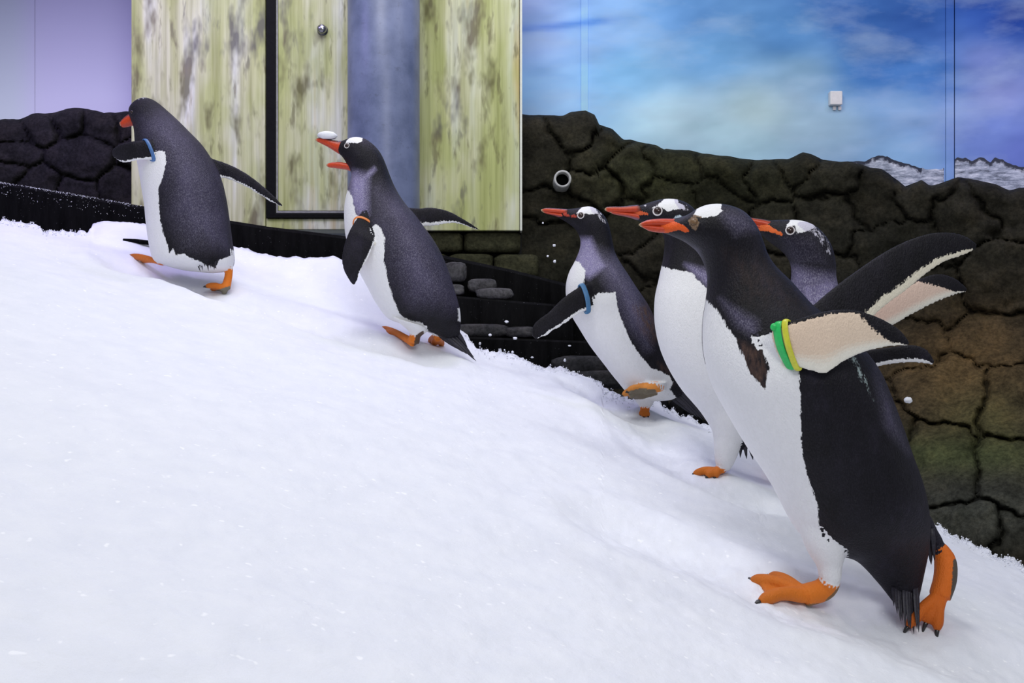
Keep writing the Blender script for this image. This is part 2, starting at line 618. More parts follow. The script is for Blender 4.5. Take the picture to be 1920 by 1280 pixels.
def build_snow():
    xs = np.concatenate([np.arange(-420, 0, 10), np.arange(0, 1925, 3.0), np.arange(1930, 2400, 12)])
    ey = np.interp(xs, EDGE[:, 0], EDGE[:, 1])
    P = np.stack([xs * 0.01, xs * 0, xs * 0], -1)
    ey = ey + 9 * (vnoise(P, 6.5, 3) - 0.5) + 8 * (vnoise(P, 16, 4) - 0.5)
    de = np.array([base_hit(x, y) for x, y in zip(xs, ey)])
    for _ in range(7):      # put the rim where it is seen once the surface relief is in
        X = (xs - 960) / F * de
        yy = 640 - (S(X, de) - CZ) / de * F
        de = de * (1 + np.clip((yy - ey) / 520.0, -0.05, 0.05))
    # the bank ends short of the kerb; where it is seen higher, a heap of shovelled snow stands on the rim
    de = np.minimum(de, 3.80)
    X = (xs - 960) / F * de
    lift = np.maximum(0, (CZ - (ey - 640) / F * de) - S(X, de))
    kr = np.hanning(23); lift = np.convolve(lift, kr / kr.sum(), 'same')
    dn = 0.72 + 0 * xs
    nr = 380
    t = np.linspace(0, 1, nr)[:, None]
    t = t ** 0.85
    D = 1 / ((1 - t) / dn + t / de)          # even in the picture, so finer near by
    X = (xs - 960)[None, :] / F * D
    Z = S(X, D)
    P = np.stack([X, D, 0 * X], -1)
    rim = np.exp(-((de[None, :] - D) / 0.07) ** 2)
    Z = Z + 0.007 * (fbm(P, 14, 3, 21) - 0.5) + (0.005 + 0.013 * rim) * (fbm(P, 34, 3, 31, 0.6) - 0.5)
    Z = Z + lift[None] * np.exp(-((de[None, :] - D) / 0.20) ** 2) * (1.0 + 0.3 * (fbm(P, 14, 3, 51) - 0.5))
    # trodden, lumpy snow along the tracks
    trod = 0
    for T, w, dp in TRK:
        trod = np.maximum(trod, np.exp(-(seg_dist(X, D, T) / (w * 1.6)) ** 2))
    Z = Z + 0.014 * trod * (fbm(P, 26, 3, 41) - 0.5)
    top = np.stack([X, D, Z], -1)
    # rough broken face down behind the rim
    sk = []
    for k, (dz, dy) in enumerate(((0.012, 0.006), (0.03, 0.010), (0.07, 0.012), (0.14, 0.02), (0.30, 0.03))):
        q = top[-1].copy()
        jit = 0.02 * (vnoise(np.stack([q[:, 0], q[:, 1], q[:, 0] * 0 + k], -1), 40, 7) - 0.5)
        q[:, 1] += dy + jit
        q[:, 2] -= dz
        sk.append(q)
    V = np.concatenate([top, np.array(sk)])
    nr2, nc = V.shape[0], V.shape[1]
    o = obj('floor', V.reshape(-1, 3), grid_faces(nr2, nc), M_SNOW)
    tag(o, label='sloping bank of white snow across the foreground', kind='structure')
    return o, xs, ey, de


SNOW, EX, EY, ED = build_snow()

# ------------------------------------------------------------------ back wall with the printed sky
WD = 4.85
a = at(-900, 1500, WD); b_ = at(2900, -900, WD)
wv, wf = box(a[0], b_[0], WD, WD + 0.15, -0.6, b_[2])
WALL = tag(obj('wall_back', wv, wf, M_SEAMD, smooth=False), label='back wall carrying the printed sky panels', kind='structure')


def sky_col(x, y):
    """the print of the mural: blue top right, pale cloud low left"""
    pts = [(960, 0, 150, 166, 214), (1000, 60, 138, 164, 214), (1000, 190, 140, 182, 226), (1120, 60, 130, 172, 222), (1180, 140, 128, 182, 226),
           (1300, 30, 104, 156, 216), (1330, 110, 112, 168, 222), (1250, 220, 165, 205, 228), (1420, 200, 172, 206, 224), (1380, 270, 160, 204, 232),
           (1480, 70, 88, 144, 206), (1500, 140, 140, 180, 214), (1600, 30, 58, 108, 186), (1640, 130, 66, 128, 204), (1560, 240, 158, 196, 226),
           (1720, 40, 48, 96, 176), (1740, 140, 84, 142, 212), (1700, 210, 140, 184, 228), (1700, 290, 150, 196, 234),
           (1840, 20, 36, 84, 178), (1900, 40, 30, 76, 170), (1850, 120, 130, 150, 212), (1880, 180, 150, 164, 218), (1850, 260, 130, 156, 222), (1920, 290, 120, 140, 215)]
    A = np.array(pts, float)
    d2 = ((x[:, None] - A[:, 0]) ** 2 + ((y[:, None] - A[:, 1]) * 1.5) ** 2)
    w = 1 / (d2 + 900) ** 1.6
    c = (w[:, :, None] * A[None, :, 2:]).sum(1) / w.sum(1)[:, None]
    # drifting streaks and the soft bank of cloud
    P = np.stack([x * 0.012 + y * 0.006, y * 0.03, 0 * x], -1)
    st = fbm(P, 1.0, 4, 17) - 0.5
    bank = np.exp(-(((x - 1400) / 260) ** 2 + ((y - 240) / 95) ** 2) * 1.3)
    c = c + (st * 46)[:, None] + (bank * 30)[:, None] * np.array([0.85, 0.55, 0.1])
    line = np.exp(-((y - (58 - (x - 980) * 0.11)) / 7) ** 2) * (x < 1190) * sstep(1190, 1120, x)
    c = c - (line * 46)[:, None] * np.array([1.0, 0.8, 0.3])
    c = np.clip(c, 8, 250) / 255.0
    return np.where(c <= 0.04045, c / 12.92, ((c + 0.055) / 1.055) ** 2.4) * (0.92 + 0.10 * sstep(1800, 1300, x) + 0.50 * sstep(1350, 960, x))[:, None]  # print lightened leftwards to offset the shade beside the timber wall


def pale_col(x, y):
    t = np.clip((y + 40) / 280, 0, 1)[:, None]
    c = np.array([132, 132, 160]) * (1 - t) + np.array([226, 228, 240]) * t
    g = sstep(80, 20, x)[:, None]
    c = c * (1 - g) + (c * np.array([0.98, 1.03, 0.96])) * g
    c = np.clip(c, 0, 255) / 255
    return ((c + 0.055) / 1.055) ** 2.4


def mural(x0, x1, y0, y1, d0, d1, colf, mat, step=6):
    nx = max(2, int((x1 - x0) / step)); ny = int((y1 - y0) / step)
    xs = np.linspace(x0, x1, nx); ys = np.linspace(y0, y1, ny)
    Xg, Yg = np.meshgrid(xs, ys)
    D = d0 + (d1 - d0) * (Xg - x0) / max(1e-6, (x1 - x0))
    V = np.stack([(Xg - 960) / F * D, D, CZ - (Yg - 640) / F * WD], -1).reshape(-1, 3)
    f = grid_faces(ny, nx)
    n = len(V)
    back = V + np.array([0, 0.012, 0])
    V2 = np.concatenate([V, back])
    rim = list(range(nx)) + [r * nx + nx - 1 for r in range(1, ny)] + [(ny - 1) * nx + c for c in range(nx - 2, -1, -1)] + [r * nx for r in range(ny - 2, 0, -1)]
    fs = np.array([[rim[i], rim[i - 1], rim[i - 1] + n, rim[i] + n] for i in range(len(rim))])
    f = np.concatenate([f[:, ::-1], fs])
    c = colf(Xg.ravel(), Yg.ravel())
    return obj('mural_panel', V2, f, mat, WALL, smooth=False, attrs={'tint': np.concatenate([c, c])})


FD = WD - 0.016
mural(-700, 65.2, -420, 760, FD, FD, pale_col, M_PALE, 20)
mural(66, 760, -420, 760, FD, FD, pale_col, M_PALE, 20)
mural(763, 1090, -420, 760, FD, FD, sky_col, M_MURAL)
mural(1102, 1772.5, -420, 760, FD, FD, sky_col, M_MURAL)
mural(1790.5, 2700, -420, 760, FD, FD - 0.55, sky_col, M_MURAL)
mural(1089.6, 1102.4, -420, 760, FD - 0.006, FD - 0.006, lambda x, y: np.clip(sky_col(x, y) * 1.07 + 0.012, 0, 1), M_MURAL)
mural(1774, 1788.6, -420, 760, FD - 0.006, FD - 0.006, lambda x, y: np.clip(sky_col(x, y) * 1.03 + 0.004, 0, 1), M_MURAL)

# printed snowy peaks, flat on the mural
PEAK1 = [(1560, 312), (1590, 304), (1622, 303), (1640, 296), (1648, 293), (1664, 294), (1676, 302), (1700, 308), (1722, 315), (1745, 320), (1771, 317)]
PEAK2 = [(1791, 300), (1796, 297), (1812, 299), (1822, 305), (1836, 298), (1846, 301), (1858, 309), (1866, 300), (1880, 304), (1900, 316), (1930, 322), (2000, 330)]


def peaks(line, doff):
    A = np.array(line, float)
    xs = np.arange(A[0, 0], A[-1, 0] + 0.1, 2.0)
    ty = np.interp(xs, A[:, 0], A[:, 1]) + 2.5 * (vnoise(np.stack([xs * .2, 0 * xs, 0 * xs], -1), 1, 2) - 0.5)
    ny = 14
    t = np.linspace(0, 1, ny)[:, None]
    Yg = ty[None] + t * (420 - ty[None])
    Xg = np.repeat(xs[None], ny, 0)
    D = FD - 0.55 * np.clip((Xg - 1791) / 909, 0, 1) - 0.004
    V = np.stack([(Xg - 960) / F * D, D, CZ - (Yg - 640) / F * WD], -1)
    dark = np.clip(1 - (Yg - ty[None]) / 14, 0, 1) * (np.interp(xs, A[:, 0], A[:, 1]) < np.interp(xs, [1560, 2000], [313, 322]))[None]
    n = ny * len(xs)
    V2 = np.concatenate([V.reshape(-1, 3), V.reshape(-1, 3) + np.array([0, 0.0035, 0])])
    f = grid_faces(ny, len(xs))[:, ::-1]
    k = dark.ravel()
    obj('printed_peaks', V2, np.concatenate([f, f[:, ::-1] + n]), M_PEAK, WALL, smooth=False, attrs={'mask': np.concatenate([k, k])})


peaks(PEAK1, 0)
peaks(PEAK2, 0)

# ------------------------------------------------------------------ faux rock walls
def rock_tint(x, y):
    n = len(x)
    c = np.tile(np.array([0.026, 0.0235, 0.0165]), (n, 1))
    def blob(cx, cy, rx, ry, col, k=1.0):
        g = (np.exp(-(((x - cx) / rx) ** 2 + ((y - cy) / ry) ** 2)) * k)[:, None]
        return c * (1 - g) + np.array(col) * g
    c = blob(1240, 330, 140, 75, (0.036, 0.038, 0.017))
    c = blob(1400, 350, 160, 60, (0.022, 0.023, 0.012), 0.8)
    c = blob(100, 300, 260, 200, (0.0215, 0.020, 0.0225))
    c = blob(1800, 680, 140, 110, (0.105, 0.068, 0.030))
    c = blob(1840, 790, 90, 60, (0.075, 0.068, 0.028), 0.8)
    c = blob(1800, 855, 190, 36, (0.060, 0.070, 0.028))
    c = blob(1830, 960, 190, 70, (0.050, 0.052, 0.042))
    c = blob(1650, 480, 220, 110, (0.018, 0.018, 0.013), 0.8)
    c = blob(1020, 520, 120, 120, (0.020, 0.020, 0.013), 0.7)
    return c * 0.95


def rock_patch(parent, x0, x1, prof, yb, Df, seeds, step=4.2, warp=26, seed=0, aniso=1.25):
    prof = np.array(prof, float)
    nx = int((x1 - x0) / step) + 1
    xs = np.linspace(x0, x1, nx)
    top = np.interp(xs, prof[:, 0], prof[:, 1])
    top = top + 7 * (fbm(np.stack([xs * .03, xs * 0, xs * 0], -1), 1, 3, seed) - 0.5)
    ny = int((yb - prof[:, 1].min()) / step) + 1
    t = np.linspace(0, 1, ny)[:, None]
    Yg = top[None] + t * (yb - top[None])
    Xg = np.repeat(xs[None], ny, 0)
    q = np.stack([Xg * 0.012, Yg * 0.012, 0 * Xg], -1)
    wx = Xg + warp * (fbm(q, 1, 4, seed + 3, 0.6) - 0.5) * 3.2
    wy = Yg + warp * (fbm(q, 1, 4, seed + 9, 0.6) - 0.5) * 3.2
    Sd = np.array(seeds, float)
    d = np.sqrt((wx[..., None] - Sd[:, 0]) ** 2 + ((wy[..., None] - Sd[:, 1]) * aniso) ** 2)
    order = np.sort(d, -1)
    idx = np.argmin(d, -1)
    e = (order[..., 1] - order[..., 0]) * 0.5
    bul = sstep(0, 3.5, e) * 0.75 + sstep(0, 34, e) * 0.25
    D = Df(Xg, Yg)
    rnd = np.random.RandomState(seed + 1).rand(len(Sd))
    P3 = np.stack([Xg * 0.004, Yg * 0.004, 0 * Xg], -1)
    D = D - 0.022 * bul - 0.045 * rnd[idx] * sstep(0, 9, e) - 0.10 * (fbm(P3, 2.5, 4, seed + 20, 0.55) - 0.5) - 0.016 * (fbm(P3, 10, 4, seed + 40, 0.5) - 0.5)
    # round the top edge away from the camera
    edge = np.clip((Yg - top[None]) / 26.0, 0, 1)
    D = D + 0.10 * (1 - np.sqrt(1 - (1 - edge) ** 2))
    V = np.stack([(Xg - 960) / F * D, D, CZ - (Yg - 640) / F * D], -1)
    crack = 0.38 + 0.62 * sstep(0.2, 3.4, e)
    col = rock_tint(Xg.ravel(), Yg.ravel()) * crack.ravel()[:, None] * (0.85 + 0.3 * rnd[idx].ravel()[:, None])
    faces = grid_faces(ny, nx)[:, ::-1]
    fid = idx.ravel()[faces[:, 0]]
    Vf = V.reshape(-1, 3)
    # solid body behind the stones
    Vb = Vf + np.array([0, 0.06, 0]) * 1.0
    Vb2 = Vf + np.array([0, 0.20, 0])
    n = len(Vf)
    cut = np.concatenate([faces, faces[:, ::-1] + n])
    rim = list(range(nx)) + [r * nx + nx - 1 for r in range(1, ny)] + [(ny - 1) * nx + c for c in range(nx - 2, -1, -1)] + [r * nx for r in range(ny - 2, 0, -1)]
    fs = np.array([[rim[i], rim[i - 1], rim[i - 1] + n, rim[i] + n] for i in range(len(rim))])
    w = obj(parent, np.concatenate([Vb, Vb2]), np.concatenate([cut, fs]), M_ROCK, attrs={'tint': np.concatenate([col * 0.3, col * 0.3])})
    tag(w, kind='structure')
    for k in range(len(Sd)):
        fk = faces[fid == k]
        if len(fk) < 6: continue
        used, inv = np.unique(fk, return_inverse=True)
        obj('rock', Vf[used], inv.reshape(-1, 4), M_ROCK, w, attrs={'tint': col[used]})
    return w


def D_right(x, y):
    d = 4.55 - 0.55 * sstep(1250, 2000, x) - 0.75 * sstep(520, 1050, y) * sstep(1150, 1650, x)
    return d


PROF_R = [(930, 215), (980, 214), (1058, 217), (1072, 210), (1098, 207), (1116, 216), (1123, 232), (1148, 240), (1168, 261), (1185, 262), (1230, 272), (1245, 281), (1290, 281),
          (1322, 287), (1400, 299), (1440, 298), (1478, 297), (1492, 290), (1506, 284), (1524, 290), (1542, 299), (1590, 302), (1620, 309), (1655, 316), (1680, 335), (1700, 350),
          (1712, 342), (1728, 338), (1742, 348), (1765, 345), (1795, 334), (1830, 335), (1868, 345), (1893, 358), (1912, 353), (1980, 340), (2200, 360), (2500, 380)]
SEED_R = [(1020, 300), (1095, 222), (1120, 270), (1060, 400), (1112, 350), (1185, 320), (1275, 310), (1265, 375), (1180, 430), (1360, 320), (1340, 370), (1440, 330), (1440, 400), (1506, 300),
          (1560, 330), (1540, 400), (1640, 370), (1712, 360), (1700, 470), (1810, 420), (1900, 400), (1890, 530), (1050, 480), (1160, 520), (1240, 480), (1320, 450),
          (1720, 560), (1700, 640), (1880, 610), (1790, 725), (1910, 740), (1760, 880), (1890, 890), (1800, 1000), (1930, 1010),
          (1250, 600), (1400, 560), (1550, 560), (1330, 680), (1500, 700), (1630, 820), (1100, 650), (1440, 850), (1620, 980), (1990, 640), (2060, 480), (2100, 780), (2050, 1000),
          (2250, 500), (2250, 800), (2200, 1050), (2420, 600), (2400, 950), (1930, 1120), (1780, 1110)]
rock_patch('wall_right', 930, 2480, PROF_R, 1180, D_right, SEED_R, seed=2)['label'] = 'dark mossy artificial rock wall below the painted sky'
PROF_L = [(-500, 250), (-100, 230), (0, 224), (40, 222), (60, 215), (78, 213), (100, 211), (118, 206), (135, 202), (150, 201), (165, 204), (180, 208), (195, 214), (215, 211), (235, 207), (300, 210)]
SEED_L = [(15, 246), (70, 228), (125, 216), (190, 222), (245, 216), (22, 292), (150, 296), (14, 326), (60, 352), (150, 372), (232, 362), (290, 280), (-80, 270), (-90, 360), (-260, 300), (-420, 330), (-40, 430), (120, 450), (270, 460), (-250, 450)]
rock_patch('wall_left', -500, 300, PROF_L, 560, lambda x, y: 4.62 + 0 * x, SEED_L, seed=8, warp=9)['label'] = 'dark grey rock face under the violet lit panel'

# ------------------------------------------------------------------ timber-look wall, door, column
TD = 4.34


def wood(px0, px1, py0, py1, d=TD, depth=0.03, parent=None, name='wood_panel'):
    v, f = pbox(px0, px1, py0, py1, d, depth)
    return bevel(obj(name, v, f, M_WOOD, parent, smooth=False), 0.003)


v, f = pbox(247, 976, -500, 430, TD + 0.035, 0.16)
TW = tag(obj('wall_middle', v, f, M_EDGE, smooth=False), label='weathered yellow green timber wall behind the column', kind='structure')
wood(246, 497.5, -500, 424, parent=TW)
wood(499, 655, 409.5, 430, parent=TW)
wood(655.5, 785, -500, 431, parent=TW)
wood(785.6, 974, -500, 432, parent=TW)
v, f = pbox(975, 979, -500, 432, TD - 0.002, 0.2)
obj('corner_trim', v, f, M_EDGE, TW, smooth=False)
dr = empty('door_1', tuple(at(580, 409, TD - 0.01)), kind='structure', label='timber door with a black frame')
v, f = join([pbox(499, 517, -500, 409, TD - 0.012, 0.05), pbox(499, 655, 399.5, 409, TD - 0.0119, 0.05)])
bevel(obj('door_frame', v, f, M_BLACK, dr, smooth=False), 0.003)
v, f = join([pbox(517.2, 521, -500, 399, TD - 0.006, 0.03), pbox(517.2, 655, 395.5, 399, TD - 0.0059, 0.03)])
obj('door_seal', v, f, M_GREYTRIM, dr, smooth=False)
wood(521.3, 655, -500, 395, d=TD - 0.002, depth=0.04, parent=dr, name='door_leaf')
k = at(605, 57, TD - 0.004)
prof = [(0.0005, -0.034), (0.012, -0.032), (0.019, -0.026), (0.021, -0.018), (0.018, -0.012), (0.011, -0.007), (0.011, -0.003), (0.023, -0.002), (0.023, 0.004)]
th = np.arange(24) / 24 * 2 * np.pi
rings = np.array([[k + np.array([r * math.cos(q), y, r * math.sin(q)]) for q in th] for r, y in prof])
v, f = loft(rings)
obj('knob', v, f, M_STEEL, dr)

CD = 4.15
cx = at(719.5, 640, CD)
r = 67.2 / F * CD
zs = [0.55, 0.9, 1.2, 1.6, 2.2, 3.6]
th = np.arange(64) / 64 * 2 * np.pi
rings = np.array([[(cx[0] + r * math.cos(q), CD + r * math.sin(q), z) for q in th] for z in zs])
v, f = loft(rings)
tag(obj('support_column', v, f, M_COLUMN, origin=(cx[0], CD, 0.55)), 'round blue grey steel column in front of the timber wall', 'column')


# ------------------------------------------------------------------ stones: lumpy blocks
def stone(px0, px1, py0, py1, d, depth, seed, parent=None, name='stone', tint=(0.022, 0.021, 0.019), lump=0.25, boxy=4.0):
    a, b = at(px0, py1, d), at(px1, py0, d)
    c = np.array([(a[0] + b[0]) / 2, d + depth / 2, (a[2] + b[2]) / 2])
    h = np.array([(b[0] - a[0]) / 2, depth / 2, (b[2] - a[2]) / 2])
    u = np.linspace(-np.pi / 2, np.pi / 2, 13)[1:-1]
    w = np.arange(22) / 22 * 2 * np.pi
    rings = []
    for q in u:
        p = np.stack([np.cos(q) * np.cos(w), np.cos(q) * np.sin(w), np.full_like(w, np.sin(q))], -1)
        s = (np.abs(p) ** boxy).sum(-1) ** (-1 / boxy)
        rings.append(p * s[:, None])
    R = np.array(rings)
    R = R * (1 + lump * (fbm(R * 0.5 + seed * 3.7, 3.0, 3, seed)[..., None] - 0.55))
    v, f = loft(c + R * h)
    col = np.tile(np.array(tint), (len(v), 1)) * (0.8 + 0.5 * vnoise(v, 18, seed))[:, None]
    return obj(name, v, f, M_ROCK, parent, attrs={'tint': col}, origin=tuple(c - np.array([0, 0, h[2]])))


# block courses under the timber wall, right of the column
bw = empty('wall_base', tuple(at(890, 520, 4.36)), kind='structure', label='mossy stone block base under the timber wall')
for i, (x0, x1, y0, y1) in enumerate([(700, 786, 433, 471), (788, 867, 434, 472), (869, 976, 433, 473), (740, 838, 474, 506), (840, 924, 475, 506), (926, 1010, 476, 520), (800, 880, 508, 545), (882, 970, 508, 550)]):
    stone(x0, x1, y0, y1, 4.36 + 0.004 * (i % 3), 0.16, 60 + i, bw, 'stone_block', (0.046, 0.046, 0.026), 0.05, 14.0)

v, f = pbox(690, 978, 431, 760, 4.44, 0.05)
obj('mortar', v, f, M_BASE, bw, smooth=False)

# ------------------------------------------------------------------ black kerb and ledge
KERB = [(-420, 262), (-200, 303), (0, 341), (120, 360), (250, 383), (400, 408), (500, 424), (640, 441), (760, 462), (850, 482), (960, 505), (1062, 531), (1120, 547)]


def kerb():
    A = np.array(KERB, float)
    xs = np.arange(A[0, 0], A[-1, 0], 8.0)
    ys = np.interp(xs, A[:, 0], A[:, 1])
    d = 3.92
    f3 = np.array([at(x, y, d) for x, y in zip(xs, ys)])
    n = len(xs)
    rows = [f3 + np.array([0, 0, -0.75]), f3 + np.array([0, 0, -0.30]), f3 + np.array([0, 0, -0.012]), f3 + np.array([0, 0.010, 0]), f3 + np.array([0, 0.060, 0]), f3 + np.array([0, 0.070, -0.012]), f3 + np.array([0, 0.07, -0.75])]
    R = np.array(rows).transpose(1, 0, 2)
    jit = 0.006 * (vnoise(R, 30, 3) - 0.5)
    R[..., 1] += jit
    v, f = loft(R)
    o = obj('kerb', v, f, M_KERB, origin=tuple(f3[0] + np.array([0, 0, -0.75])), smooth=False)
    tag(o, 'long black kerb edging the back of the snow slope', 'kerb')
    return f3, o


K3, KERB_O = kerb()


def grains(name, P, R, label, cat, par=None):
    """tiny crystals, uncountable"""
    base = np.array([(1, 0, 0), (-1, 0, 0), (0, 1, 0), (0, -1, 0), (0, 0, 1), (0, 0, -1)], float)
    fc = np.array([(0, 2, 4), (2, 1, 4), (1, 3, 4), (3, 0, 4), (2, 0, 5), (1, 2, 5), (3, 1, 5), (0, 3, 5)])
    n = len(P)
    j = 0.65 + 0.7 * np.random.RandomState(4).rand(n, 6, 1)
    V = (P[:, None, :] + base[None] * R[:, None, None] * j).reshape(-1, 3)
    Fc = (fc[None] + (np.arange(n) * 6)[:, None, None]).reshape(-1, 3)
    o = obj(name, V, Fc, M_SNOW, par)
    tag(o, label=label, cat=cat, kind='stuff')
    return o


rs = np.random.RandomState(12)
# frost along the top of the kerb, left end
P, R = [], []
for _ in range(1500):
    t = rs.rand() ** 1.5
    i = int(46 + t * 40)
    i = min(i, len(K3) - 1)
    p = K3[i] + np.array([rs.uniform(-.01, .01), 0.004 + rs.rand() ** 2 * 0.03, -abs(rs.normal(0, 0.0035))])
    if rs.rand() < 0.12:
        p = K3[i] + np.array([rs.uniform(-.02, .02), -0.0035, -rs.rand() * 0.06])
    P.append(p); R.append(rs.uniform(.0006, .0018))
grains('frost', np.array(P), np.array(R), None, None, KERB_O)
# loose crumbs along the rim of the snow
P, R = [], []
for _ in range(3200):
    j = rs.randint(40, len(EX) - 40)
    d = ED[j] - abs(rs.normal(0, 0.05))
    x = (EX[j] - 960) / F * d
    P.append((x, d, float(S(np.array([x]), np.array([d]))[0]) + rs.uniform(-0.002, 0.008)))
    R.append(rs.uniform(0.0008, 0.0034))
grains('snow_crumbs', np.array(P), np.array(R), None, None, SNOW)

# ledge planks and stones between the second and third penguin
def ledge(px0, px1, py0, py1, py2, d, depth, label):
    a0, b0 = at(px0, py0, d), at(px1, py1, d)
    zb = at(px0, py2, d)[2]
    n = 24
    xs = np.linspace(a0[0], b0[0], n); zt = np.linspace(a0[2], b0[2], n)
    R = []
    for x, z in zip(xs, zt):
        w = 0.004 * (vnoise(np.array([[x, d, z]]), 35, 5)[0] - 0.5)
        R.append([(x, d + w, zb), (x, d + w, z - 0.008), (x, d + 0.006, z), (x, d + depth, z), (x, d + depth, zb)])
    v, f = loft(np.array(R))
    o = obj('ledge_plank', v, f, M_KERB, origin=(a0[0], d, zb), smooth=False)
    tag(o, label, 'plank', 'black ledge planks')


ledge(838, 1075, 553, 573, 760, 3.80, 0.10, 'upper black ledge plank below the small grey stones')
ledge(838, 1120, 629, 640, 800, 3.745, 0.05, 'lower black ledge plank just above the snow edge')
for i, (x0, x1, y0, y1, d, lab) in enumerate([
        (830, 874, 490, 528, 3.815, 'tallest grey stone on the upper ledge, beside the orange banded penguin'),
        (834, 870, 531, 554, 3.805, 'grey stone under the tallest one on the upper ledge'),
        (876, 931, 521, 548, 3.825, 'grey stone in the middle of the upper ledge'),
        (893, 962, 539, 561, 3.80, 'flat grey stone at the right end of the upper ledge'),
        (838, 957, 607, 632, 3.75, 'long flat grey stone on the lower ledge'),
        (946, 1008, 612, 634, 3.752, 'short flat grey stone at the right end of the lower ledge'),
        (1034, 1150, 667, 705, 3.70, 'wide dark stone at the snow edge left of the running blue banded penguin'),
        (1076, 1185, 695, 730, 3.67, 'lowest dark stone half buried at the snow edge')]):
    tag(stone(x0, x1, y0, y1, d, 0.09, 20 + i, tint=(0.085, 0.083, 0.086) if i < 4 else (0.034, 0.034, 0.036), lump=0.34), lab, 'stone', 'stones on the black ledge')
for i, (x0, x1, y0, y1) in enumerate([(1197, 1225, 738, 790), (1229, 1255, 742, 796), (1259, 1287, 752, 812), (1291, 1320, 766, 826), (1325, 1368, 785, 850)]):
    tag(stone(x0, x1, y0, y1, 3.66 - 0.05 * i, 0.10, 40 + i, tint=(0.006, 0.006, 0.007), lump=0.5), 'black rubble stone behind the snow edge below the running penguin\'s tail', 'stone', 'black rubble behind the snow edge')

# black rod added for the dark gap in the snow by the first penguin
d0 = 3.60
p0, p1 = at(231, 449, d0), at(288, 456, d0)
rg = tube([p0, p0 * 0.6 + p1 * 0.4, p1], [0.004, 0.008, 0.009], 10)
v, f = loft(rg)
tag(obj('gap_rod', v, f, M_KERB, origin=tuple(p0)), 'black rod standing in for the dark gap in the snow beside the leftmost penguin', 'gap_rod')

# pipe, sensor box
pc = at(1055, 335, 4.36)
th = np.arange(40) / 40 * 2 * np.pi
ro, ri = 16.5 / F * 4.36, 12.2 / F * 4.36
pp = empty('pipe', tuple(pc), label='short open grey pipe sticking out of the rock wall', cat='pipe')
ringp = lambda r, y, dz=0: [pc + np.array([r * math.cos(q), y, r * math.sin(q)]) for q in th]
R = np.array([ringp(ro, 0.28), ringp(ro, 0.004), ringp(ro - 0.002, 0.0), ringp(ri + 0.001, 0.0), ringp(ri, 0.004), ringp(ri, 0.16)])
v, f = loft(R)
obj('pipe_wall', v, f, M_PIPE, pp)
v, f = loft(np.array([ringp(ri * 0.995, 0.05), ringp(ri * 0.995, 0.06)]))  # black disc put in for the shade down the pipe
obj('pipe_bore_shade', v, f, M_PIPEIN, pp)
sb = empty('sensor_box', tuple(at(1568, 196, FD)), label='small white sensor box fixed on the painted sky', cat='box')
v, f = pbox(1557, 1580, 170, 196, FD - 0.035, 0.035)
bevel(obj('housing', v, f, M_WHITEP, sb, smooth=False), 0.005, 3)
for x0 in (1562, 1572):
    v, f = pbox(x0, x0 + 6, 199, 206, FD - 0.010, 0.010)
    bevel(obj('clip', v, f, M_WHITEP, sb, smooth=False), 0.002)

# ------------------------------------------------------------------ penguins
WHITE = (0.84, 0.84, 0.85)
ORANGE = srgb(226, 124, 40)


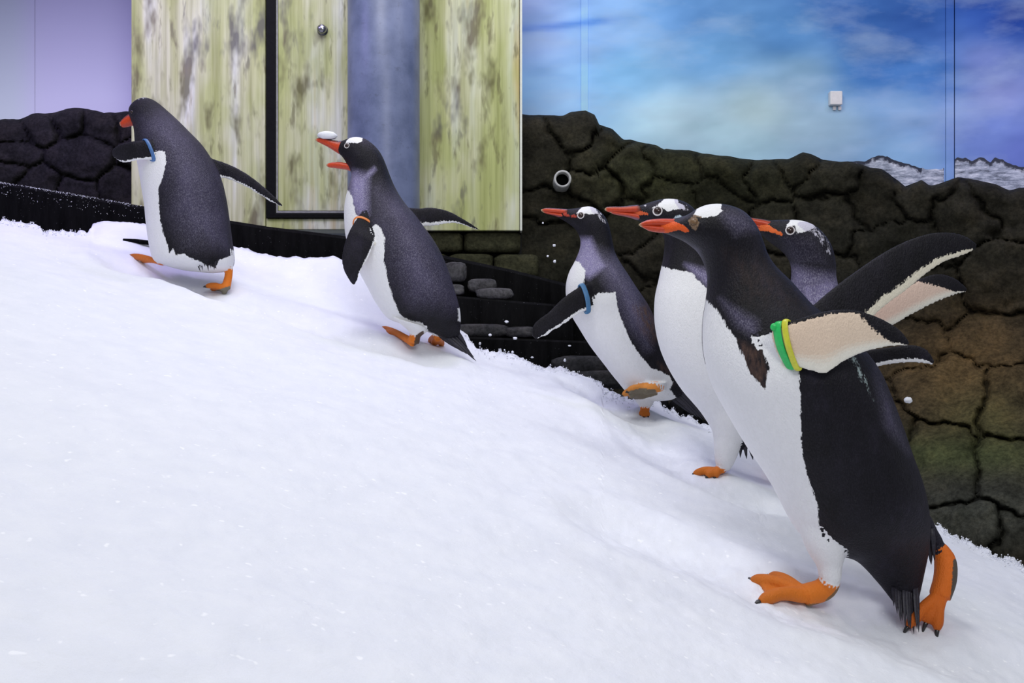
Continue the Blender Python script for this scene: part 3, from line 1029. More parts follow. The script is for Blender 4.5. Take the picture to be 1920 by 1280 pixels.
class Bird:
    def __init__(s, d, label, torso, white, far_w, voxel, paint=(), dark=(), grey=(), brown=(), soft=5.0, hmul=1.0):
        s.d = d
        s.px = d / F
        s.src_v, s.src_id, s.src_near, s.src_far, s.src_col, s.src_mask = [], [], [], [], [], []
        s.parts = []
        s.label = label
        s.white, s.paint, s.dark, s.grey, s.brown, s.soft = white, paint, dark, grey, brown, soft
        s.voxel = voxel
        s.far_w = far_w
        s.claws, s.feet = [], []
        s.flip = []
        # torso, neck and head: one lofted surface
        T = cr(torso, 110)
        m = 56
        th = np.arange(m) / m * 2 * np.pi
        rings = []
        for (lx, ly, rx, ry, h, do) in T[:, :6]:
            Lp, Rp = at(lx, ly, d + do), at(rx, ry, d + do)
            c = (Lp + Rp) / 2
            A = (Lp - Rp) / 2
            hw = np.linalg.norm(A) * h * hmul
            rings.append(c + np.cos(th)[:, None] * A + np.sin(th)[:, None] * np.array([0, -hw, 0]))
        rings = np.array(rings)
        v, f = loft(rings)
        n = len(T)
        near = np.tile(np.sin(th), n)
        u = np.repeat(np.linspace(0, 1, n), m)
        ang = np.tile(np.where(th > np.pi, th - 2 * np.pi, th), n)    # negative = far side
        # far side: white within far_w degrees of the front, from vent to throat
        fw = np.radians(np.interp(u, [0, 0.03, far_w[1], far_w[1] + 0.05, 1], [far_w[0], far_w[0], far_w[0], -20, -20]))
        far = np.clip(0.5 + (fw + ang) * 2.0, 0, 1)
        s._add(v, f, 0, np.append(near, [0, 0]), np.append(far, [0, 0]), None, None)
        s.torso_rings = rings

    def _add(s, v, f, cid, near, far, col, mask):
        n = len(v)
        s.parts.append((v, f))
        s.src_v.append(v)
        s.src_id.append(np.full(n, cid))
        s.src_near.append(near if near is not None else np.zeros(n))
        s.src_far.append(far if far is not None else np.zeros(n))
        s.src_col.append(col if col is not None else np.tile(WHITE, (n, 1)))
        s.src_mask.append(mask if mask is not None else np.ones(n))

    def leg(s, st, do0, do1, col=WHITE, mask=1.0, h=0.95):
        """feathered leg from the belly down to the ankle: edge pairs in pixels"""
        T = cr(st, 24)
        th = np.arange(28) / 28 * 2 * np.pi
        R = []
        for i, (lx, ly, rx, ry) in enumerate(T[:, :4]):
            t = i / 23
            dd = s.d + do0 * (1 - t) + do1 * t
            Lp, Rp = at(lx, ly, dd), at(rx, ry, dd)
            A = (Lp - Rp) / 2
            R.append((Lp + Rp) / 2 + np.cos(th)[:, None] * A + np.sin(th)[:, None] * np.array([0, -np.linalg.norm(A) * h, 0]))
        v, f = loft(np.array(R))
        s._add(v, f, 1, None, None, np.tile(col, (len(v), 1)), np.full(len(v), mask))

    def foot(s, shank, toes, toe_r, claw=0.012, web=0.72, dirt=None, col=ORANGE):
        """shank: [(x,y,doff,radius px)], toes: [(x,y,doff)] tips; doff None = lying on the snow"""
        P = [at(x, y, s.d + do) for x, y, do, r in shank]
        R = [r * s.px for *_, r in shank]
        Pn = cr(np.array([[*p, 0, r] for p, r in zip(P, R)]), 10)
        v, f = loft(tube(Pn[:, :3], Pn[:, 4], 16))
        c = np.tile(col, (len(v), 1))
        s._add(v, f, 1, None, None, c, None)
        base = P[-1]
        rb = R[-1]
        tips = []
        for (x, y, do) in toes:
            if do is None:
                d = snow_d(x, y)
                p = at(x, y, d - 0.004)
            elif isinstance(do, str):
                p = at(x, y, snow_d(x, y) + float(do))
            else:
                p = at(x, y, s.d + do)
            tips.append(p)
        tr = toe_r * s.px
        up = []
        for p in tips:
            mid = (base + p) / 2 + np.array([0, 0, tr * 0.8])
            Q = cr(np.array([[*base, 0, rb * 0.72], [*mid, 0, tr * 1.1], [*(p * 0.85 + base * 0.15 + np.array([0, 0, tr * 0.35])), 0, tr * 1.08], [*p, 0, tr * 0.55]]), 14)
            v, f = loft(tube(Q[:, :3], Q[:, 4], 12))
            cc = np.tile(col, (len(v), 1))
            tt = np.clip(np.repeat(np.arange(14) / 13, 12), 0, 1)
            cc[:len(tt)] *= (1 - 0.30 * tt[:, None])
            s._add(v, f, 1, None, None, cc, None)
            dirn = (p - base) / np.linalg.norm(p - base)
            s.claws.append((p - dirn * claw * 0.35, dirn, claw, tr * 0.5))
        for p, q in zip(tips[:-1], tips[1:]):
            nrm = np.cross(p - base, q - base)
            nrm = nrm / (np.linalg.norm(nrm) + 1e-9) * tr * 0.42
            e = 0.86
            poly = [base, base + (p - base) * e, base + ((p + q) / 2 - base) * web, base + (q - base) * e]
            v = np.array([w + nrm for w in poly] + [w - nrm for w in poly])
            f = [[0, 1, 2, 3], [7, 6, 5, 4]] + [[i, i + 4, (i + 1) % 4 + 4, (i + 1) % 4] for i in range(4)]
            # dense copy for colour lookup
            s._add(v, f, 1, None, None, np.tile(np.array(col) * 0.82, (8, 1)), None)
        if dirt:
            s.paint = list(s.paint) + [dirt]

    def flipper(s, st, do, dorsal_near, thick=0.016, stripe=0.2, band=None, tipdark=0.72, pink=(0.62, 0.46, 0.36), rootwhite=0.0, edge=WHITE):
        """st: (leading x,y, trailing x,y); do: depth offsets root, tip"""
        n, m = 46, 40
        T = cr(np.array(st, float), n)
        th = np.arange(m) / m * 2 * np.pi
        t = np.linspace(0, 1, n)
        dd = s.d + np.interp(t, np.linspace(0, 1, len(do)), do)
        Lp = np.array([at(a, b, q) for a, b, q in zip(T[:, 0], T[:, 1], dd)])
        Tp = np.array([at(a, b, q) for a, b, q in zip(T[:, 2], T[:, 3], dd)])
        C = (Lp + Tp) / 2
        R, col, mask = [], [], []
        pk = np.array(pink)
        for i in range(n):
            A = (Lp[i] - Tp[i]) / 2
            tg = C[min(i + 1, n - 1)] - C[max(i - 1, 0)]
            nn = np.cross(A, tg); nn /= np.linalg.norm(nn) + 1e-9
            if nn[1] > 0: nn = -nn                        # towards the camera
            hw = min(thick * 0.5 * (1.25 - 0.75 * t[i]), np.linalg.norm(A) * 0.8)
            # leading edge thicker than trailing
            prof = hw * (0.75 + 0.25 * np.cos(th))
            R.append(C[i] + np.cos(th)[:, None] * A + np.sin(th)[:, None] * nn * prof[:, None])
            v = 0.5 - 0.5 * np.cos(th)                    # 0 leading .. 1 trailing
            nearf = np.sin(th) >= 0
            dorsal = nearf if dorsal_near else ~nearf
            # dorsal: black with a white trailing edge
            md = np.clip(0.5 + (v - (1 - stripe)) * 9, 0, 1)
            if t[i] > 0.96: md = md * 0.3
            cd = np.tile(edge, (m, 1))
            # ventral: pale skin, dark tip and leading edge, white trailing edge
            tipm = (t[i] - tipdark) / (1 - tipdark)
            mv = np.clip(0.5 + (v - 0.07) * 14, 0, 1)
            if tipm > 0:
                mv = np.minimum(mv, np.clip(0.5 + (v - 0.82 * min(1, tipm * 1.5)) * 6, 0, 1))
            k = sstep(0.62, 0.9, v)[:, None]
            q = np.clip(t[i] * 1.2, 0, 1)
            cv = (pk * (1 - 0.35 * q) + np.array([0.78, 0.70, 0.56]) * 0.35 * q) * (1 - k) + np.array([0.86, 0.83, 0.72]) * k
            if t[i] < rootwhite: cv = np.tile(WHITE, (m, 1))
            mask.append(np.where(dorsal, md, mv))
            col.append(np.where(dorsal[:, None], cd, cv))
        R = np.array(R)
        v, f = loft(R)
        col = np.concatenate([np.array(col).reshape(-1, 3), [col[0][0], col[-1][0]]])
        mask = np.concatenate([np.array(mask).ravel(), [mask[0][0], 0]])
        s._add(v, f, 2, None, None, col, mask)
        s.flip.append((R, band))

    def build(s, foot_px, bills, eyes, eye_r, tail, eye_mat=M_EYE, ring=True, band_specs=()):
        base = at(foot_px[0], foot_px[1], s.d)
        root = empty('penguin', tuple(base), label=s.label, cat='penguin', group='gentoo penguins climbing the snow')
        s.root = root
        V, Fc = join(s.parts)
        me = bpy.data.meshes.new('tmp')
        me.from_pydata(V.tolist(), [], Fc)
        me.update()
        tmp = bpy.data.objects.new('tmp', me)
        COL.objects.link(tmp)
        md = tmp.modifiers.new('remesh', 'REMESH')
        md.mode = 'VOXEL'
        md.voxel_size = s.voxel
        sm = tmp.modifiers.new('smooth', 'SMOOTH')
        sm.iterations = 7
        sm.factor = 0.5
        dg = bpy.context.evaluated_depsgraph_get()
        dg.update()
        ev = tmp.evaluated_get(dg)
        m2 = bpy.data.meshes.new_from_object(ev)
        nv = len(m2.vertices)
        co = np.zeros(nv * 3); m2.vertices.foreach_get('co', co); co = co.reshape(-1, 3)
        npoly = len(m2.polygons)
        lt = np.zeros(npoly, np.int32); m2.polygons.foreach_get('loop_total', lt)
        li = np.zeros(len(m2.loops), np.int32); m2.loops.foreach_get('vertex_index', li)
        ls = np.zeros(npoly, np.int32); m2.polygons.foreach_get('loop_start', ls)
        faces = [li[a:a + k] for a, k in zip(ls, lt)] if (lt != 4).any() else li.reshape(-1, 4)
        bpy.data.objects.remove(tmp)
        bpy.data.meshes.remove(me)
        bpy.data.meshes.remove(m2)
        # colours from the nearest source surface
        SV = np.concatenate(s.src_v); sid = np.concatenate(s.src_id); snear = np.concatenate(s.src_near)
        sfar = np.concatenate(s.src_far); scol = np.concatenate(s.src_col); smask = np.concatenate(s.src_mask)
        kd = kdtree.KDTree(len(SV))
        for i, p in enumerate(SV): kd.insert(p, i)
        kd.balance()
        idx = np.fromiter((kd.find(p)[1] for p in co), dtype=np.int64, count=nv)
        cid = sid[idx]
        px = to_px(co)
        mask = smask[idx].astype(float)
        tint = scol[idx].astype(float)
        tor = cid == 0
        near = snear[idx] >= 0
        pm = np.zeros(nv)
        for poly in s.white:
            pm = np.maximum(pm, np.clip(0.5 + poly_sdf(px, poly) / (2 * s.soft), 0, 1))
        for poly in s.dark:
            pm = np.minimum(pm, np.clip(0.5 - poly_sdf(px, poly) / (2 * s.soft), 0, 1))
        mask = np.where(tor, np.where(near, pm, sfar[idx]), mask)
        for entry in s.paint:          # (polygon, colour, strength, softness, both sides?)
            poly, colr, k, sf, both = entry
            w = np.clip(0.5 + poly_sdf(px, poly) / (2 * sf), 0, 1) * k
            w = np.where((tor & (near | both)) | (cid == 1), w, 0)
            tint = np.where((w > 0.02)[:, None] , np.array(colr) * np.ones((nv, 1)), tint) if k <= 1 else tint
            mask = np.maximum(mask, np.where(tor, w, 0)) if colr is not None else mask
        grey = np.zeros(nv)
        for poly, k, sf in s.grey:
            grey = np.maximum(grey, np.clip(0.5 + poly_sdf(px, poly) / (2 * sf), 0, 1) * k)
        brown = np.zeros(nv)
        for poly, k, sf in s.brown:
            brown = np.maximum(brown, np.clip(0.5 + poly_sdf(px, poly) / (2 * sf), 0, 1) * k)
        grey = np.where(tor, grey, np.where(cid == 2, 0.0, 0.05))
        brown = np.where(tor & near, brown, 0)
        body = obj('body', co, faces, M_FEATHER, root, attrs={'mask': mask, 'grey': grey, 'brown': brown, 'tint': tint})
        bvh = bvhtree.BVHTree.FromPolygons([tuple(p) for p in co], [tuple(map(int, q)) for q in faces])
        # bill
        for name, st, dark_top in bills:
            T = cr(np.array([(a, b, c, d_, w) for a, b, c, d_, w in st], float), 26)
            m = 20
            th = np.arange(m) / m * 2 * np.pi
            R, C = [], []
            for i, (tx, ty, bx, by, w) in enumerate(T):
                U, B = at(tx, ty, s.d), at(bx, by, s.d)
                A = (U - B) / 2
                R.append((U + B) / 2 + np.cos(th)[:, None] * A + np.sin(th)[:, None] * np.array([0, -w * s.px, 0]))
                q = i / 25
                up = 0.5 + 0.5 * np.cos(th)
                c = np.tile(np.array(srgb(206, 70, 34)), (m, 1)) * (0.75 + 0.25 * np.abs(np.sin(th)))[:, None]
                if dark_top == 'culmen':
                    k = (np.maximum(sstep(0.70, 0.90, up), sstep(0.16, 0.0, q) * 0.9) * (1 - 0.2 * q))[:, None]
                    c = c * (1 - k) + np.array([0.03, 0.02, 0.02]) * k
                elif dark_top == 'chin':
                    k = sstep(0.35, 0.12, up)[:, None] * 0.85 * (1 - q)
                    c = c * (1 - k) + np.array([0.09, 0.09, 0.15]) * k
                tip = sstep(0.9, 1.0, q)
                c = c * (1 - tip) + np.array([0.55, 0.42, 0.25]) * tip
                C.append(c)
            v, f = loft(np.array(R))
            C = np.concatenate([np.array(C).reshape(-1, 3), [C[0][0], C[-1][0]]])
            obj(name, v, f, M_BILL, root, attrs={'tint': C})
        # eyes: on the near side where seen, mirrored to the far side
        for ex, ey, far in eyes:
            o0 = Vector((0, 0, CZ))
            dv = Vector(at(ex, ey, 1.0)) - o0
            dv.normalize()
            hit = bvh.ray_cast(o0 + dv * (0.2 if not far else s.d * 1.35), dv if not far else -dv)
            if hit[0] is None: continue
            p = np.array(hit[0]); nr = np.array(hit[1])
            if not far: nr = nr * 0.6 + np.array([0, -1, 0]) * 0.4
            nr /= np.linalg.norm(nr)
            re = eye_r * s.px
            a = np.cross(nr, [0, 0, 1.0]); a /= np.linalg.norm(a)
            b = np.cross(a, nr)
            th = np.arange(20) / 20 * 2 * np.pi
            ph = np.linspace(0.12, np.pi - 0.12, 10)
            R = np.array([p + re * (np.sin(q) * (np.cos(th)[:, None] * a + np.sin(th)[:, None] * b) + 0.6 * np.cos(q) * nr) for q in ph])
            v, f = loft(R)
            eo = obj('eye', v, f, eye_mat, root)
            if ring:
                Q = []
                for t_ in np.arange(24) / 24 * 2 * np.pi:
                    cdir = math.cos(t_) * a + math.sin(t_) * b
                    cc = p + cdir * re * 1.15
                    w = np.arange(8) / 8 * 2 * np.pi
                    Q.append(cc + re * 0.2 * (np.cos(w)[:, None] * cdir + np.sin(w)[:, None] * 1.5 * nr))
                Q = np.array(Q)
                obj('eye_ring', Q.reshape(-1, 3), np.concatenate([grid_faces(24, 8, True), np.stack([23 * 8 + np.arange(8), 23 * 8 + (np.arange(8) + 1) % 8, (np.arange(8) + 1) % 8, np.arange(8)], -1)]), M_RING, eo)
        # claws
        for p, dirn, ln, r in s.claws:
            Q = [p, p + dirn * ln * 0.5, p + dirn * ln + np.array([0, 0, -0.25 * ln])]
            v, f = loft(tube(Q, [r, r * 0.8, r * 0.12], 8))
            obj('claw', v, f, M_CLAW, root)
        # tail: a stiff fan of narrow feathers on a short base
        if tail:
            tb = None
            for i, (x0, y0, x1, y1, w, do) in enumerate(tail):
                P0, P1 = at(x0, y0, s.d + do * 0.25), at(x1, y1, s.d + do)
                ax = P1 - P0
                sd = np.cross(ax, [0, 1.0, 0]); sd /= np.linalg.norm(sd)
                R = []
                for t_, wk in ((0, .8), (.3, 1), (.6, .85), (.85, .45), (1, .06)):
                    c = P0 + ax * t_
                    ww = w * s.px * 0.5 * wk
                    q = np.arange(8) / 8 * 2 * np.pi
                    R.append(c + np.cos(q)[:, None] * sd * ww + np.sin(q)[:, None] * np.array([0, -1, 0]) * max(0.0008, ww * 0.35))
                v, f = loft(np.array(R))
                o = obj('tail_feather', v, f, M_QUILL, root)
        # flipper bands
        for fi, u0, w, r, matb, lab, grow, arch in band_specs:
            R = s.flip[fi][0]
            i = int(u0 * (len(R) - 1))
            ring_ = R[i]
            c = ring_.mean(0)
            ax = R[min(i + 1, len(R) - 1)].mean(0) - R[i - 1].mean(0)
            ax /= np.linalg.norm(ax)
            loop = c + (ring_ - c) * grow
            off = ring_ - c
            nn = off / (np.linalg.norm(off, axis=1)[:, None] + 1e-9)
            loop = loop + nn * 0.0025 - ax * arch * np.sin(np.arange(len(loop)) / len(loop) * 2 * np.pi)[:, None]
            Q = []
            q = np.arange(10) / 10 * 2 * np.pi
            for pnt, nv_ in zip(loop, nn):
                Q.append(pnt + np.cos(q)[:, None] * nv_ * r + np.sin(q)[:, None] * ax * w)
            Q = np.array(Q); m_ = len(Q)
            fc = np.concatenate([grid_faces(m_, 10, True), np.stack([(m_ - 1) * 10 + np.arange(10), (m_ - 1) * 10 + (np.arange(10) + 1) % 10, (np.arange(10) + 1) % 10, np.arange(10)], -1)])
            o = obj('flipper_band', Q.reshape(-1, 3), fc, matb, root)
            if lab: o['label'] = lab
        return root


def stn(rows):
    return np.array(rows, float)


G_BLUE = band_mat('band_blue', srgb(70, 110, 165))
G_BLUE2 = band_mat('band_steel_blue', srgb(72, 118, 160))
G_ORANGE = band_mat('band_orange', srgb(216, 122, 48))
G_GREEN = band_mat('band_green', srgb(40, 190, 95))
G_YELLOW = band_mat('band_yellow', srgb(205, 205, 60))

# ---- 1: leftmost, seen from behind
D1 = snow_d(424, 553)
b = Bird(D1, 'leftmost penguin seen from behind with a blue band, climbing toward the timber wall',
    stn([(345, 507, 400, 512, .55, 0), (318, 500, 428, 507, .8, 0), (292, 488, 437, 494, .9, 0), (285, 470, 437, 474, .92, 0), (281, 448, 433, 446, .92, 0), (277, 418, 428, 408, .92, 0),
         (274, 385, 422, 370, .95, 0), (268, 348, 413, 334, .95, 0), (262, 314, 397, 300, .95, 0), (257, 286, 377, 270, .95, 0), (255, 262, 353, 245, .95, 0),
         (253, 245, 330, 222, .92, 0), (250, 234, 311, 205, .9, 0), (246, 225, 298, 194, .88, 0), (243, 216, 285, 186, .85, 0), (242, 207, 270, 183, .8, 0), (244, 200, 257, 187, .7, 0)]),
    white=[[(200, 285), (262, 285), (292, 283), (309, 284), (312, 300), (306, 328), (298, 352), (297, 380), (300, 411), (307, 440), (314, 459), (317, 477), (324, 466), (330, 478), (345, 476),
            (358, 484), (372, 488), (384, 496), (398, 500), (405, 503), (410, 488), (424, 482), (445, 478), (450, 540), (230, 540)]],
    far_w=(115, 0.60), voxel=0.0034, soft=3.0,
    paint=[([(250, 186), (268, 178), (280, 184), (266, 187)], (0.5, 0.5, 0.55), 0.45, 3, True)],
    grey=[([(270, 225), (325, 222), (372, 285), (400, 330), (416, 400), (420, 455), (350, 455), (325, 400), (318, 330), (300, 290)], 0.32, 30)])  # paints the violet sheen onto the back
b.leg([(285, 470, 330, 475), (286, 482, 322, 486), (290, 489, 316, 493), (296, 493, 312, 496)], -0.01, 0)
b.leg([(395, 470, 438, 470), (405, 484, 438, 486), (416, 496, 437, 497), (421, 503, 436, 504)], 0, 0)
b.foot([(304, 489, 0, 7), (306, 494, 0, 6.5)], [(244, 478, None), (252, 484, None), (266, 490, None)], 4.2, 0.012)
b.foot([(430, 500, 0, 7.5), (428, 520, 0, 7.5), (423, 541, -0.01, 9)], [(385, 537, -0.03), (396, 543, None), (420, 552, None)], 5, 0.012,
       dirt=([(406, 546), (430, 538), (430, 556), (406, 556)], (0.20, 0.18, 0.13), 1.0, 2, False))
b.flipper([(300, 268, 312, 300), (285, 263, 300, 300), (268, 263, 282, 300), (250, 264, 262, 301), (235, 267, 246, 304), (222, 271, 232, 306), (213, 278, 220, 301), (210, 284, 212, 294)], (-0.05, -0.112, -0.112, -0.10, -0.085), True, thick=0.020, stripe=0.13)
b.flipper([(370, 278, 385, 310), (392, 294, 402, 328), (420, 304, 432, 338), (445, 315, 459, 350), (470, 330, 480, 362), (494, 349, 504, 377), (515, 368, 520, 385), (530, 384, 529, 388)], (0.03, 0.05, 0.06), True, thick=0.016, stripe=0.16)
b.build((420, 552), [('upper_bill', [(254, 212, 256, 236, 9), (246, 212, 247, 236, 9), (238, 216, 239, 238, 7.5), (231, 222, 231, 239, 5.5), (224, 230, 226, 236, 1.5)], 'culmen')],
        [(247, 210, False), (258, 208, True)], 3.2, [(x, 474, x + k, 500 + q, 4.5, -.105) for x, k, q in ((362, 14, 9), (368, 8, 2), (374, 6, 7), (380, 4, 0), (386, 5, 8), (392, 3, 3), (398, 4, 6), (404, 0, -2))], ring=False,
        band_specs=[(0, 0.28, 0.006, 0.002, G_BLUE, 'blue flipper band', 1.03, 0.008)])

# ---- 2: open bill, orange band
D2 = snow_d(775, 654)
b = Bird(D2, 'penguin with wide open bill and orange flipper band in front of the column',
    stn([(838, 636, 862, 628, .5, 0), (806, 624, 864, 606, .8, 0), (766, 610, 862, 578, .92, 0), (730, 598, 853, 545, .95, 0), (707, 571, 841, 508, .95, 0), (690, 540, 828, 476, .95, 0),
         (673, 508, 812, 448, .95, 0), (659, 475, 795, 425, .95, 0), (649, 445, 778, 402, .95, 0), (646, 415, 762, 384, .93, 0), (646, 388, 748, 364, .9, 0), (650, 364, 738, 345, .88, 0),
         (656, 343, 731, 328, .86, 0), (659, 331, 725, 312, .85, 0), (657, 321, 719, 297, .85, 0), (653, 313, 711, 283, .84, 0), (649, 305, 699, 270, .82, 0), (644, 297, 684, 260, .8, 0),
         (639, 291, 668, 257, .75, 0), (634, 287, 655, 259, .7, 0), (628, 283, 641, 264, .65, 0), (622, 279, 629, 266, .6, 0)]),
    white=[[(580, 352), (653, 357), (661, 370), (666, 400), (692, 428), (707, 419), (716, 432), (721, 446), (720, 488), (728, 526), (736, 557), (751, 591), (772, 601), (792, 606), (798, 620), (812, 624), (838, 640), (840, 680), (690, 660), (560, 560)],
           [(858, 578), (872, 575), (872, 604), (860, 602)]],
    far_w=(75, 0.52), voxel=0.0034, soft=3.2,
    paint=[([(647, 267), (652, 261), (658, 256), (668, 252), (680, 254), (680, 264), (672, 268), (657, 268)], WHITE, 1.0, 1.6, True)],
    grey=[([(706, 360), (748, 372), (800, 435), (840, 520), (846, 570), (780, 560), (740, 500), (722, 430)], 0.38, 34), ([(655, 332), (664, 322), (690, 328), (690, 400), (672, 410), (655, 380)], 1.0, 11), ([(672, 334), (702, 312), (706, 318), (684, 344)], 0.8, 4), ([(656, 322), (672, 318), (672, 340), (656, 340)], 0.7, 4), ([(730, 360), (750, 370), (800, 440), (770, 440)], 0.2, 12)])  # back patches are painted violet sheen, throat patches pale feathers
b.leg([(730, 592, 800, 612), (752, 608, 800, 622), (766, 620, 792, 628), (770, 628, 788, 632)], -0.04, -0.03)
b.leg([(795, 606, 850, 612), (806, 620, 842, 622), (811, 628, 832, 630)], 0.02, 0.02)
b.foot([(779, 622, -0.03, 8), (777, 634, -0.03, 11), (775, 643, -0.03, 11)], [(715, 614, None), (724, 622, None), (745, 630, None)], 5.5, 0.010,
       dirt=([(781, 630), (793, 622), (790, 658), (776, 657)], (0.10, 0.06, 0.04), 1.0, 2, False))
b.foot([(820, 622, 0.02, 8), (821, 634, 0.02, 9)], [(806, 641, None), (813, 647, None), (829, 648, None)], 6, 0.010)
b.flipper([(694, 396, 710, 422), (680, 398, 707, 426), (667, 412, 705, 441), (655, 432, 703, 456), (646, 455, 695, 476), (641, 480, 683, 498), (643, 503, 675, 513), (653, 523, 670, 527), (661, 534, 666, 534)], (-0.085, -0.124, -0.128, -0.12), True, thick=0.018, stripe=0.07)
b.flipper([(765, 388, 775, 425), (786, 390, 797, 425), (805, 388, 815, 424), (820, 390, 832, 421), (840, 395, 850, 419), (858, 404, 866, 422), (880, 417, 884, 428), (900, 430, 899, 433)], (0.03, 0.06, 0.09), True, thick=0.016, stripe=0.2)
b.build((775, 654), [('upper_bill', [(648, 263, 641, 292, 10), (636, 264, 633, 287, 9), (622, 262, 622, 280, 7.5), (608, 259, 612, 274, 5.5), (598, 258, 600, 268, 3.5), (591, 261, 592, 264, 1.2)], 'culmen'),
                     ('lower_bill', [(662, 306, 664, 324, 9), (652, 306, 652, 319, 8.5), (640, 304, 640, 317, 7), (628, 304, 628, 315, 5.5), (619, 305, 618, 314, 4), (612, 308, 612, 311, 1.2)], 'plain')],
        [(650.5, 273, False), (658, 272, True)], 4.0,
        [(838, 622, 893, 677, 7, 0), (834, 622, 884, 668, 8, -.01), (840, 618, 889, 670, 7, .01), (830, 625, 876, 664, 7, -.015), (826, 627, 868, 660, 6, 0), (843, 618, 882, 660, 8, .02), (822, 628, 858, 654, 6, .01), (848, 610, 876, 650, 10, .01)],
        band_specs=[(0, 0.24, 0.004, 0.0022, G_ORANGE, 'orange flipper band', 1.04, 0.026)])

# ---- 3: running, blue band, near foot raised
D3 = snow_d(1209, 780)
b = Bird(D3, 'running penguin with steel blue flipper band and one orange foot raised',
    stn([(1258, 750, 1281, 738, .5, 0), (1226, 752, 1268, 712, .8, 0), (1184, 742, 1252, 680, .92, 0), (1156, 713, 1240, 640, .95, 0), (1131, 681, 1229, 602, .95, 0), (1106, 648, 1216, 573, .95, 0),
         (1086, 616, 1203, 553, .95, 0), (1071, 590, 1190, 534, .95, 0), (1062, 560, 1178, 515, .93, 0), (1061, 534, 1168, 500, .9, 0), (1067, 510, 1160, 487, .88, 0), (1078, 489, 1153, 472, .86, 0),
         (1087, 466, 1149, 455, .85, 0), (1088, 449, 1145, 436, .85, 0), (1083, 436, 1141, 420, .84, 0), (1077, 428, 1134, 406, .82, 0), (1070, 422, 1122, 394, .8, 0), (1064, 418, 1106, 387, .78, 0),
         (1058, 414, 1089, 389, .72, 0), (1052, 411, 1074, 391, .68, 0), (1046, 408, 1060, 392, .62, 0)]),
    white=[[(1000, 494), (1074, 489), (1086, 490), (1097, 506), (1095, 530), (1100, 560), (1124, 549), (1154, 547), (1160, 585), (1178, 630), (1197, 662), (1219, 688), (1254, 703), (1262, 716), (1256, 730), (1290, 770), (1220, 800), (1000, 800)]],
    far_w=(80, 0.52), voxel=0.0034, soft=3.0,
    paint=[([(1081, 400), (1085, 394), (1092, 388), (1100, 383), (1114, 384), (1118, 392), (1120, 400), (1111, 402), (1096, 400)], WHITE, 1.0, 1.5, True),
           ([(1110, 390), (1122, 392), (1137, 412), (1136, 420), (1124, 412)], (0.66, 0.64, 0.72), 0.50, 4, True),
           ([(1060, 393), (1066, 400), (1086, 404), (1084, 409), (1064, 407), (1050, 404)], srgb(176, 66, 50), 0.62, 2.5, True)],
    grey=[([(1086, 446), (1108, 446), (1120, 470), (1138, 500), (1105, 522), (1072, 504)], 1.0, 7), ([(1110, 470), (1155, 485), (1195, 545), (1215, 600), (1215, 650), (1180, 600), (1150, 545)], 0.52, 20)],  # pale neck feathers, then violet sheen painted along the back
    brown=[([(1190, 575), (1215, 570), (1235, 620), (1225, 640), (1205, 620)], 0.9, 10), ([(1235, 680), (1250, 690), (1262, 720), (1245, 700)], 0.8, 6)])
b.leg([(1165, 715, 1235, 735), (1180, 738, 1228, 748), (1192, 752, 1224, 758), (1199, 762, 1219, 764)], 0.03, 0.02)
b.leg([(1185, 712, 1252, 716), (1205, 722, 1248, 730), (1228, 722, 1246, 732)], -0.03, -0.05)
b.foot([(1209, 758, 0.02, 9), (1209, 772, 0.015, 9)], [(1201, 779, None), (1207, 782, None), (1215, 781, None)], 5, 0.006)
b.foot([(1240, 727, -0.055, 7), (1226, 727, -0.07, 10), (1208, 729, -0.075, 11.5)], [(1176, 734, -0.09), (1167, 741, -0.07), (1180, 745, -0.05)], 6, 0.010, web=0.85, col=srgb(232, 150, 70),
       dirt=([(1180, 736), (1200, 731), (1226, 732), (1230, 738), (1205, 745), (1184, 746)], (0.19, 0.16, 0.11), 1.0, 3, False))
b.flipper([(1140, 524, 1132, 570), (1120, 528, 1118, 578), (1098, 532, 1106, 583), (1073, 545, 1092, 586), (1050, 563, 1073, 598), (1028, 585, 1052, 612), (1010, 598, 1036, 622), (998, 612, 1020, 632), (997, 628, 1004, 637)], (-0.05, -0.112, -0.128, -0.135, -0.14), True, thick=0.018, stripe=0.16)
b.flipper([(1112, 560, 1150, 550), (1125, 590, 1165, 580), (1140, 625, 1178, 615), (1158, 655, 1188, 650), (1175, 680, 1190, 678)], (0.10, 0.11, 0.07), False)
b.build((1209, 780), [('upper_bill', [(1064, 392, 1064, 403, 9), (1050, 391, 1052, 402, 8), (1036, 390, 1038, 400, 6.5), (1022, 390, 1024, 398, 4.5), (1014, 393, 1015, 396, 1.5)], 'culmen'),
                      ('lower_bill', [(1066, 400, 1062, 413, 8), (1052, 400, 1050, 408, 7), (1038, 399, 1038, 404, 5.5), (1025, 397, 1026, 401, 3.5), (1017, 396, 1018, 398, 1.2)], 'chin')],
        [(1089, 403.5, False), (1091, 403, True)], 5.0,
        [(1258, 722, 1326, 790, 7, 0), (1256, 728, 1318, 787, 7, -.01), (1254, 732, 1308, 782, 7, -.015), (1262, 718, 1322, 786, 8, .01), (1250, 735, 1298, 777, 6, 0), (1248, 738, 1290, 772, 5, .01), (1262, 715, 1305, 768, 9, .01)],
        band_specs=[(0, 0.27, 0.0085, 0.003, G_BLUE2, 'steel blue flipper band', 1.05, 0.006)])

